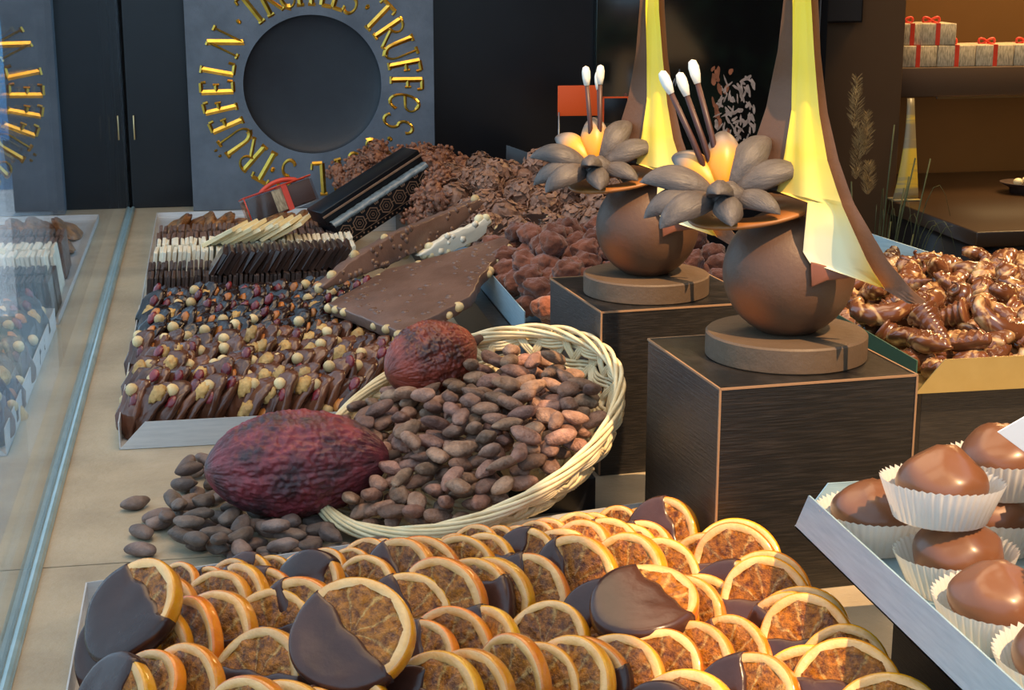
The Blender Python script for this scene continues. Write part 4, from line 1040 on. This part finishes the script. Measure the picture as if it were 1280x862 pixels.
    for j in range(L_-1):
        for k in range(m): Fc.append([j*m+k, j*m+(k+1) % m, (j+1)*m+(k+1) % m, (j+1)*m+k])
    Fc += [list(range(m))[::-1], [(L_-1)*m+k for k in range(m)]]
    mesh('spathe_lining', (V, Fc), 'lining', g, angle=50)
    # russet underside flap that joins the sheet to the pot, and the long tail
    vv, ff = prism([(.0235, .0850), (.0245, .0660), (.036, .0715), (.054, .0745), (.074, .0730), (.060, .0775), (.042, .0815)], .004, .001)
    mesh('under_flap', tr((vv, ff), (DX, -.050, 0), (R(90), 0, 0)), 'russet', g)
S1 = P(977, 437, .1660); sculpture('nearer chocolate flower sculpture with tall yellow spathe on the front wenge cube', (.566, 1.168, .1657), R(-19), 1.0, ((-.044, .004, .083, -.008), (-.032, .010, .081, -.004), (-.024, .016, .090, .0)))
sculpture('farther chocolate flower sculpture with yellow spathe on the rear wenge cube', (.531, 1.458, .1567), R(-16), .95, ((-.010, .004, .086, -.004), (.003, .008, .087, .002), (.001, .026, .080, .004)))
# ------------------------------------------------------------------ candied orange slices
ot = tray('display_tray', 'wide steel tray of candied orange slices at the front of the ledge', .020, .522, .74, 1.180, .0005, .021, 'steel', .01, walls='F')
vv, ff = prism([(.0, .4395), (.502, .4395), (.502, .515)], .0012); mesh('base_corner', (vv, ff), 'steel', ot, False)
for (a, b) in (((0, 0), (0, .410)), ((.502, 0), (.502, .515)), ((0, .410), (.502, .515))):
    l = math.hypot(b[0]-a[0], b[1]-a[1]); vv, ff = prism([(0, 0), (l, 0), (l, .021), (0, .021)], .0012)
    mesh('side_rim' if a[0] == b[0] else 'back_rim', tr(tr((vv, ff), (0, 0, 0), (R(90), 0, 0)), (a[0], a[1], 0), (0, 0, math.atan2(b[1]-a[1], b[0]-a[0]))), 'steel', ot, False)
def slices():
    rr = random.Random(61)
    Rr, T = .0330, .0105
    def one(i, dipf):
        r2 = random.Random(i+500); g = thing('orange_slice', 'x', 'orange slice')
        ov = r2.uniform(.92, 1.04)
        def wob(a): return 1+.025*math.sin(2*a+i)+.015*math.sin(3*a+i*2)
        def warp(v):
            return [Vector((p.x*ov, p.y, p.z + 2.2*p.x*p.x*(.6 if i % 2 else -.4) + .0008*math.sin(p.y*120+i))) for p in v]
        ring, rf = lathe([(.0280, -T/2+.0004), (.0316, -T/2+.0002), (.0326, -T/2+.0009), (.0331, -T/2+.0024), (.0332, 0), (.0331, T/2-.0024), (.0326, T/2-.0009), (.0316, T/2-.0002), (.0280, T/2-.0004), (.0280, -T/2+.0004)], 48, lambda a, j, r: r*wob(a))
        mesh('peel', (warp(ring), rf), 'rind', g)
        pt, pf = lathe([(.0266, -T/2+.0009), (.0276, -T/2+.0002), (.0314, -T/2-.0001), (.0321, -T/2+.0007)], 48, lambda a, j, r: r*wob(a)); pt2, pf2 = lathe([(.0321, T/2-.0007), (.0314, T/2+.0001), (.0276, T/2-.0002), (.0266, T/2-.0009)], 48, lambda a, j, r: r*wob(a))
        a_, b_ = join((pt, pf), (pt2, pf2)); mesh('pith', (warp(a_), b_), 'pith', g)
        prof = [(0, -T/2+.0018), (.006, -T/2+.0014), (.014, -T/2+.0010), (.023, -T/2+.0009), (.0280, -T/2+.0007), (.0280, T/2-.0007), (.023, T/2-.0009), (.014, T/2-.0010), (.006, T/2-.0014), (0, T/2-.0018)]
        V, Fc = lathe(prof, 60, lambda a, j, r: r*wob(a)); V = [p + Vector((0, 0, .0006*math.sin(math.atan2(p.y, p.x)*9+i)*(1 if p.z > 0 else -1)*min(1, Vector((p.x, p.y)).length/.012))) for p in V]
        mesh('pulp', (warp(V), Fc), 'pulp', g)
        if dipf > -1:
            # chocolate dip: everything of the disc on the lower side of a wavy chord
            out = []; c = -1+2*dipf; h = c*Rr
            a0 = math.asin(max(-.99, min(.99, c)))
            n = 40
            for k in range(n+1):
                a = math.pi-a0 + (math.pi+2*a0)*k/n
                out.append(((Rr+.0011)*wob(a)*math.cos(a), (Rr+.0011)*wob(a)*math.sin(a)))
            x1 = out[-1][0]; x0 = out[0][0]
            for k in range(1, 14):
                t = k/14; out.append((x1+(x0-x1)*t, h+.0010*math.sin(t*9+i)+.0009*math.sin(t*19+i*3)))
            tt = T+.0026; c0 = Vector((0, (h-Rr)/2)); V, Fc = [], []; m = len(out)
            prof = [(.30, 1.), (.62, 1.), (.86, .98), (.95, .86), (1.0, .45), (1.0, -.45), (.95, -.86), (.86, -.98), (.62, -1.), (.30, -1.)]
            for (fr_, zz) in prof:
                for q in out: p = c0.lerp(Vector(q), fr_); V.append(Vector((p.x, p.y, zz*tt/2 + .0005*nz(Vector((p.x*80, p.y*80, i)), 1, i)*(1 if zz > 0 else -1))))
            L_ = len(prof)
            for r_ in range(L_-1):
                for k in range(m): Fc.append([r_*m+k, r_*m+(k+1) % m, (r_+1)*m+(k+1) % m, (r_+1)*m+k][::-1])
            V += [Vector((c0.x, c0.y, tt/2)), Vector((c0.x, c0.y, -tt/2))]
            for k in range(m): Fc.append([len(V)-2, k, (k+1) % m]); Fc.append([len(V)-1, (L_-1)*m+(k+1) % m, (L_-1)*m+k])
            mesh('chocolate_dip', (warp(V), Fc), 'dip', g)
        return g
    dips = (.52, .60, .46, .72, .56, -1, .50, .40); pr = [one(i, d) for i, d in enumerate(dips)]; take = placer(pr)
    rows = [(1.124, .076, 27, .0165), (1.072, .062, 24, .0225), (1.008, .056, 22, .0240), (.938, .052, 22, .0250), (.868, .048, 20, .026), (.800, .048, 20, .026)]
    for ri, (y, x0, n, pitch) in enumerate(rows):
        for k in range(n):
            xk = x0 if k == 0 else xk+pitch*rr.choice((.62, .70, .85, 1.0, 1.5, 1.75) if ri else (.8, 1.0, 1.2)); x = xk; yy = y+.17*(x-.22)+rr.uniform(-.004, .004)
            if x > .498: continue
            if yy > 1.245 : yy = 1.245
            if x > .470 and 1.055 < yy: continue
            q = rr.choice((0, 1, 2, 3, 4, 6, 7, 1, 0, 5)); o = take(q)
            nn = Vector((-.66+rr.uniform(-.20, .30), -.60+rr.uniform(-.16, .12), .44+rr.uniform(-.14, .22))).normalized()
            if ri == 0: nn = Vector((-.62+rr.uniform(-.1, .1), -.55, .48)).normalized()
            up = Vector((-.05, .25, 1)); yv = (up-nn*up.dot(nn)).normalized(); a = rr.uniform(.7, 1.9) if rr.random() < .30 else rr.uniform(-.35, .75); xv = yv.cross(nn)
            yv2 = yv*math.cos(a)+xv*math.sin(a); xv2 = yv2.cross(nn); loc_j = (rr.uniform(-.004, .004), rr.uniform(-.004, .004))
            sc = rr.uniform(.92, 1.08)*(.68 if ri == 0 else .93 if ri == 1 else 1); o.scale = (sc, sc, sc)
            o.rotation_euler = Matrix((xv2, yv2, nn)).transposed().to_euler()
            o.location = (x+loc_j[0], yy+loc_j[1], .004+Rr*sc*math.sqrt(1-nn.z**2)+rr.uniform(0, .003))
            tag(o, '%s candied orange slice from the left in the %s row from the back' % (nth(k+1), nth(ri+1)), 'orange slice', 'candied orange slices, %s row from the back' % nth(ri+1))
    # two thick dark dipped slices lying on top, as the photo shows
    for (px, py, z, d, nn, lb) in ((441, 794, .078, 0, (-.30, -.62, .72), 'large half-dipped orange slice lying across the row on top, dark on its left'), (168, 765, .062, 3, (-.55, -.45, .70), 'orange slice with glossy dark half at the left end of the tray, lying on top'),
                               (806, 756, .060, 3, (-.12, -.26, .96), 'mostly chocolate-covered orange slice lying flat on the pile by the cube')):
        o = dup(pr[d]); nn = Vector(nn).normalized(); yv = Vector((.75, .2, .5)); yv = (yv-nn*yv.dot(nn)).normalized(); xv = yv.cross(nn)
        o.rotation_euler = Matrix((xv, yv, nn)).transposed().to_euler(); o.location = P(px, py, z); o.scale = (1.12, 1.12, 1.12); tag(o, lb, 'orange slice', 'candied orange slices lying on top')
    # a column of slices standing along the right end of the tray
    for k in range(9):
        y = 1.055-.033*k; o = take(rr.choice((0, 1, 2, 5, 6, 4))); nn = Vector((-.42+rr.uniform(-.1, .1), -.72, .52+rr.uniform(-.1, .1))).normalized()
        up = Vector((.1, .3, 1)); yv = (up-nn*up.dot(nn)).normalized(); xv = yv.cross(nn); o.rotation_euler = Matrix((xv, yv, nn)).transposed().to_euler()
        o.location = (.492-.012*(k % 2)+.004*(k > 4), y, .040+.008*(k % 2)); o.scale = (1.0, 1.0, 1.0)
        tag(o, '%s orange slice from the back in the column along the right tray end' % nth(k+1), 'orange slice', 'candied orange slices at the right end')
slices()
# ------------------------------------------------------------------ truffles in paper cups
tray('display_tray', 'pale steel tray of milk chocolate truffles in white paper cups, nearest the camera', .502, .75, .56, .966, .0995, .030, 'skytint_steel', .02, scut=.022)
def cup_mesh():
    V, Fc = [], []; n = 180; prof = [(0, 0), (.0262, 0), (.0275, .001), (.0365, .025)]; m = len(prof)
    for i in range(n):
        a = 2*math.pi*i/n; fl = math.cos(45*a)
        for j, (r, z) in enumerate(prof):
            k = (0, .25, .6, 1)[j]; V.append(Vector((r*(1+.030*fl*k)*math.cos(a), r*(1+.030*fl*k)*math.sin(a), z + (.0008*fl if j == 3 else 0))))
    for i in range(n):
        i2 = (i+1) % n
        for j in range(m-1): Fc.append([i*m+j, i2*m+j, i2*m+j+1, i*m+j+1])
    return V, Fc
def truffles():
    rr = random.Random(71)
    me = cup_mesh()
    def tru(i):
        def f(d):
            b = Vector((d.x*.0272, d.y*.0272, .0215+d.z*(.0195 if d.z > 0 else .019))); h = Vector((d.x-.25+.1*(i % 3), d.y+.1, d.z-.9)).length
            return b*1.0+Vector((0, 0, .0028*math.exp(-(h/.5)**2))) + d*.0016*nz(d, 1.5, i) + d*.0012*max(0, math.sin(5*math.atan2(d.y, d.x)+d.z*5+i))*max(0, d.z)
        return blob(4, (1, 1, 1), f)
    tm = [tru(i) for i in range(5)]
    spots = [((.5385, .922, .101), 0, 'truffle in paper cup at the far left corner of the pale tray'), ((.5495, .851, .1435), 1, 'truffle in paper cup stacked highest, above two others at the left'),
             ((.5590, .843, .101), 2, 'truffle in paper cup half shaded below the highest stacked one'), ((.5485, .772, .101), 3, 'truffle in paper cup along the left rim, in front of the shaded one'),
             ((.5990, .742, .137), 4, 'truffle in paper cup cut by the right picture edge, stacked above the left rim row'), ((.6180, .908, .137), 0, 'truffle in paper cup at the back, just below the white card'),
             ((.6480, .842, .140), 1, 'truffle in paper cup at the right picture edge, behind the highest stacked one'), ((.6110, .905, .101), 2, 'truffle in paper cup at the back of the tray floor, mostly hidden'),
             ((.6330, .815, .101), 3, 'dark-shaded truffle in paper cup deep between the stacked cups'), ((.5500, .699, .101), 4, 'truffle in paper cup lowest at the right picture edge behind the rim'),
             ((.6230, .745, .101), 0, 'truffle in paper cup hidden under the stacked one at the right')]
    for (p, i, lb) in spots:
        g = thing('paper_cup', 'white fluted paper cup holding the ' + lb.replace('truffle in paper cup ', 'truffle '), 'paper cup', p, (rr.uniform(-.06, .06), rr.uniform(-.06, .06), rr.uniform(0, 6)), 'paper cups')
        g['label'] = ' '.join(('fluted white cup of the ' + lb.replace('truffle in paper cup ', 'truffle ')).split()[:16])
        cm = mesh('fluted_cup', me, 'cup', g)
        tag(mesh('truffle', tm[i], 'truf', None, loc=(p[0], p[1], p[2]+.0012), rot=(0, 0, rr.uniform(0, 6))), lb, 'truffle', 'truffles in paper cups')
def cup_translucent():
    nt = M['cup'].node_tree; b = nt.nodes['Principled BSDF']; o = nt.nodes['Material Output']
    t = nd(nt, 'ShaderNodeBsdfTranslucent'); t.inputs[0].default_value = (.85, .75, .62, 1); mx = nd(nt, 'ShaderNodeMixShader'); mx.inputs[0].default_value = .35
    nt.links.new(b.outputs[0], mx.inputs[1]); nt.links.new(t.outputs[0], mx.inputs[2]); nt.links.new(mx.outputs[0], o.inputs[0])
cup_translucent()
truffles()
pc = thing('price_card', 'blank white card on a wire stand above the paper-cup truffles', 'card', (.640, .925, .1008))
q = P(1247, 540, .205)-Vector((.640, .925, .1008)); xv = _rt; zv = (Vector((0, 0, 1))*.9-_fw*.3); zv = (zv-xv*zv.dot(xv)).normalized(); yv = zv.cross(xv)
vv, ff = prism([(0, 0), (.044, .034), (.090, .000), (.046, -.036)], .0008, .0002)
mw = Matrix((xv, yv, zv)).transposed().to_4x4()
mesh('card', ([q + xv*p.x + zv*p.y + yv*p.z for p in vv], ff), 'card', pc, False)
mid = q+xv*.046-zv*.02
mesh('wire_stand', tube([(0, 0, .001), (0, 0, .03), (mid.x, mid.y+.002, mid.z)], .001, 6), 'metal', pc)
mesh('wire_foot', tube([(.012*math.cos(t*.33), .012*math.sin(t*.33), .0012) for t in range(20)], .001, 6), 'metal', pc)
# ------------------------------------------------------------------ light
w = bpy.data.worlds.new('world'); SC.world = w; w.use_nodes = True; nt = w.node_tree; bg = nt.nodes['Background']
bg.inputs[0].default_value = (.50, .76, 1.0, 1); bg.inputs[1].default_value = 1.35
def light(name, kind, energy, col, loc=(0, 0, 0), rot=None, size=.5, direction=None, angle=None):
    l = bpy.data.lights.new(name, kind); l.energy = energy; l.color = col; o = bpy.data.objects.new(name, l); C.objects.link(o); o.location = loc
    if kind == 'AREA': l.size = size
    if angle is not None: l.angle = angle
    if direction: o.rotation_euler = Vector(direction).to_track_quat('-Z', 'Y').to_euler()
    elif rot: o.rotation_euler = rot
    return o
light('sun', 'SUN', 5.8, (1.0, .65, .33), direction=(-.22, .52, -.80), angle=R(.6))
light('warm_fill_top', 'AREA', 11.0, (1.0, .72, .48), (.35, 1.75, 1.55), direction=(0, 0, -1), size=1.0)  # added fill from above, warms the shaded display; no fixture there
light('warm_fill_front', 'AREA', 4.5, (1.0, .72, .46), (.22, .75, 1.5), direction=(0, .1, -1), size=.6)  # second added fill, brightens the front of the ledge
light('shelf_strip', 'AREA', .8, (1.0, .66, .30), (2.0, 3.42, .152), direction=(0, .25, -1), size=.5)
light('niche_lamp', 'AREA', 30.0, (1.0, .66, .30), (2.2, 3.2, 1.4), direction=(0, .15, -1), size=.6)
SC.view_settings.view_transform = 'Standard'; SC.view_settings.look = 'None'; SC.view_settings.gamma = 1; SC.view_settings.use_curve_mapping = False
SC.view_settings.exposure = 0.25
SC.cycles.max_bounces = 8; SC.cycles.transparent_max_bounces = 12; SC.cycles.use_denoising = True
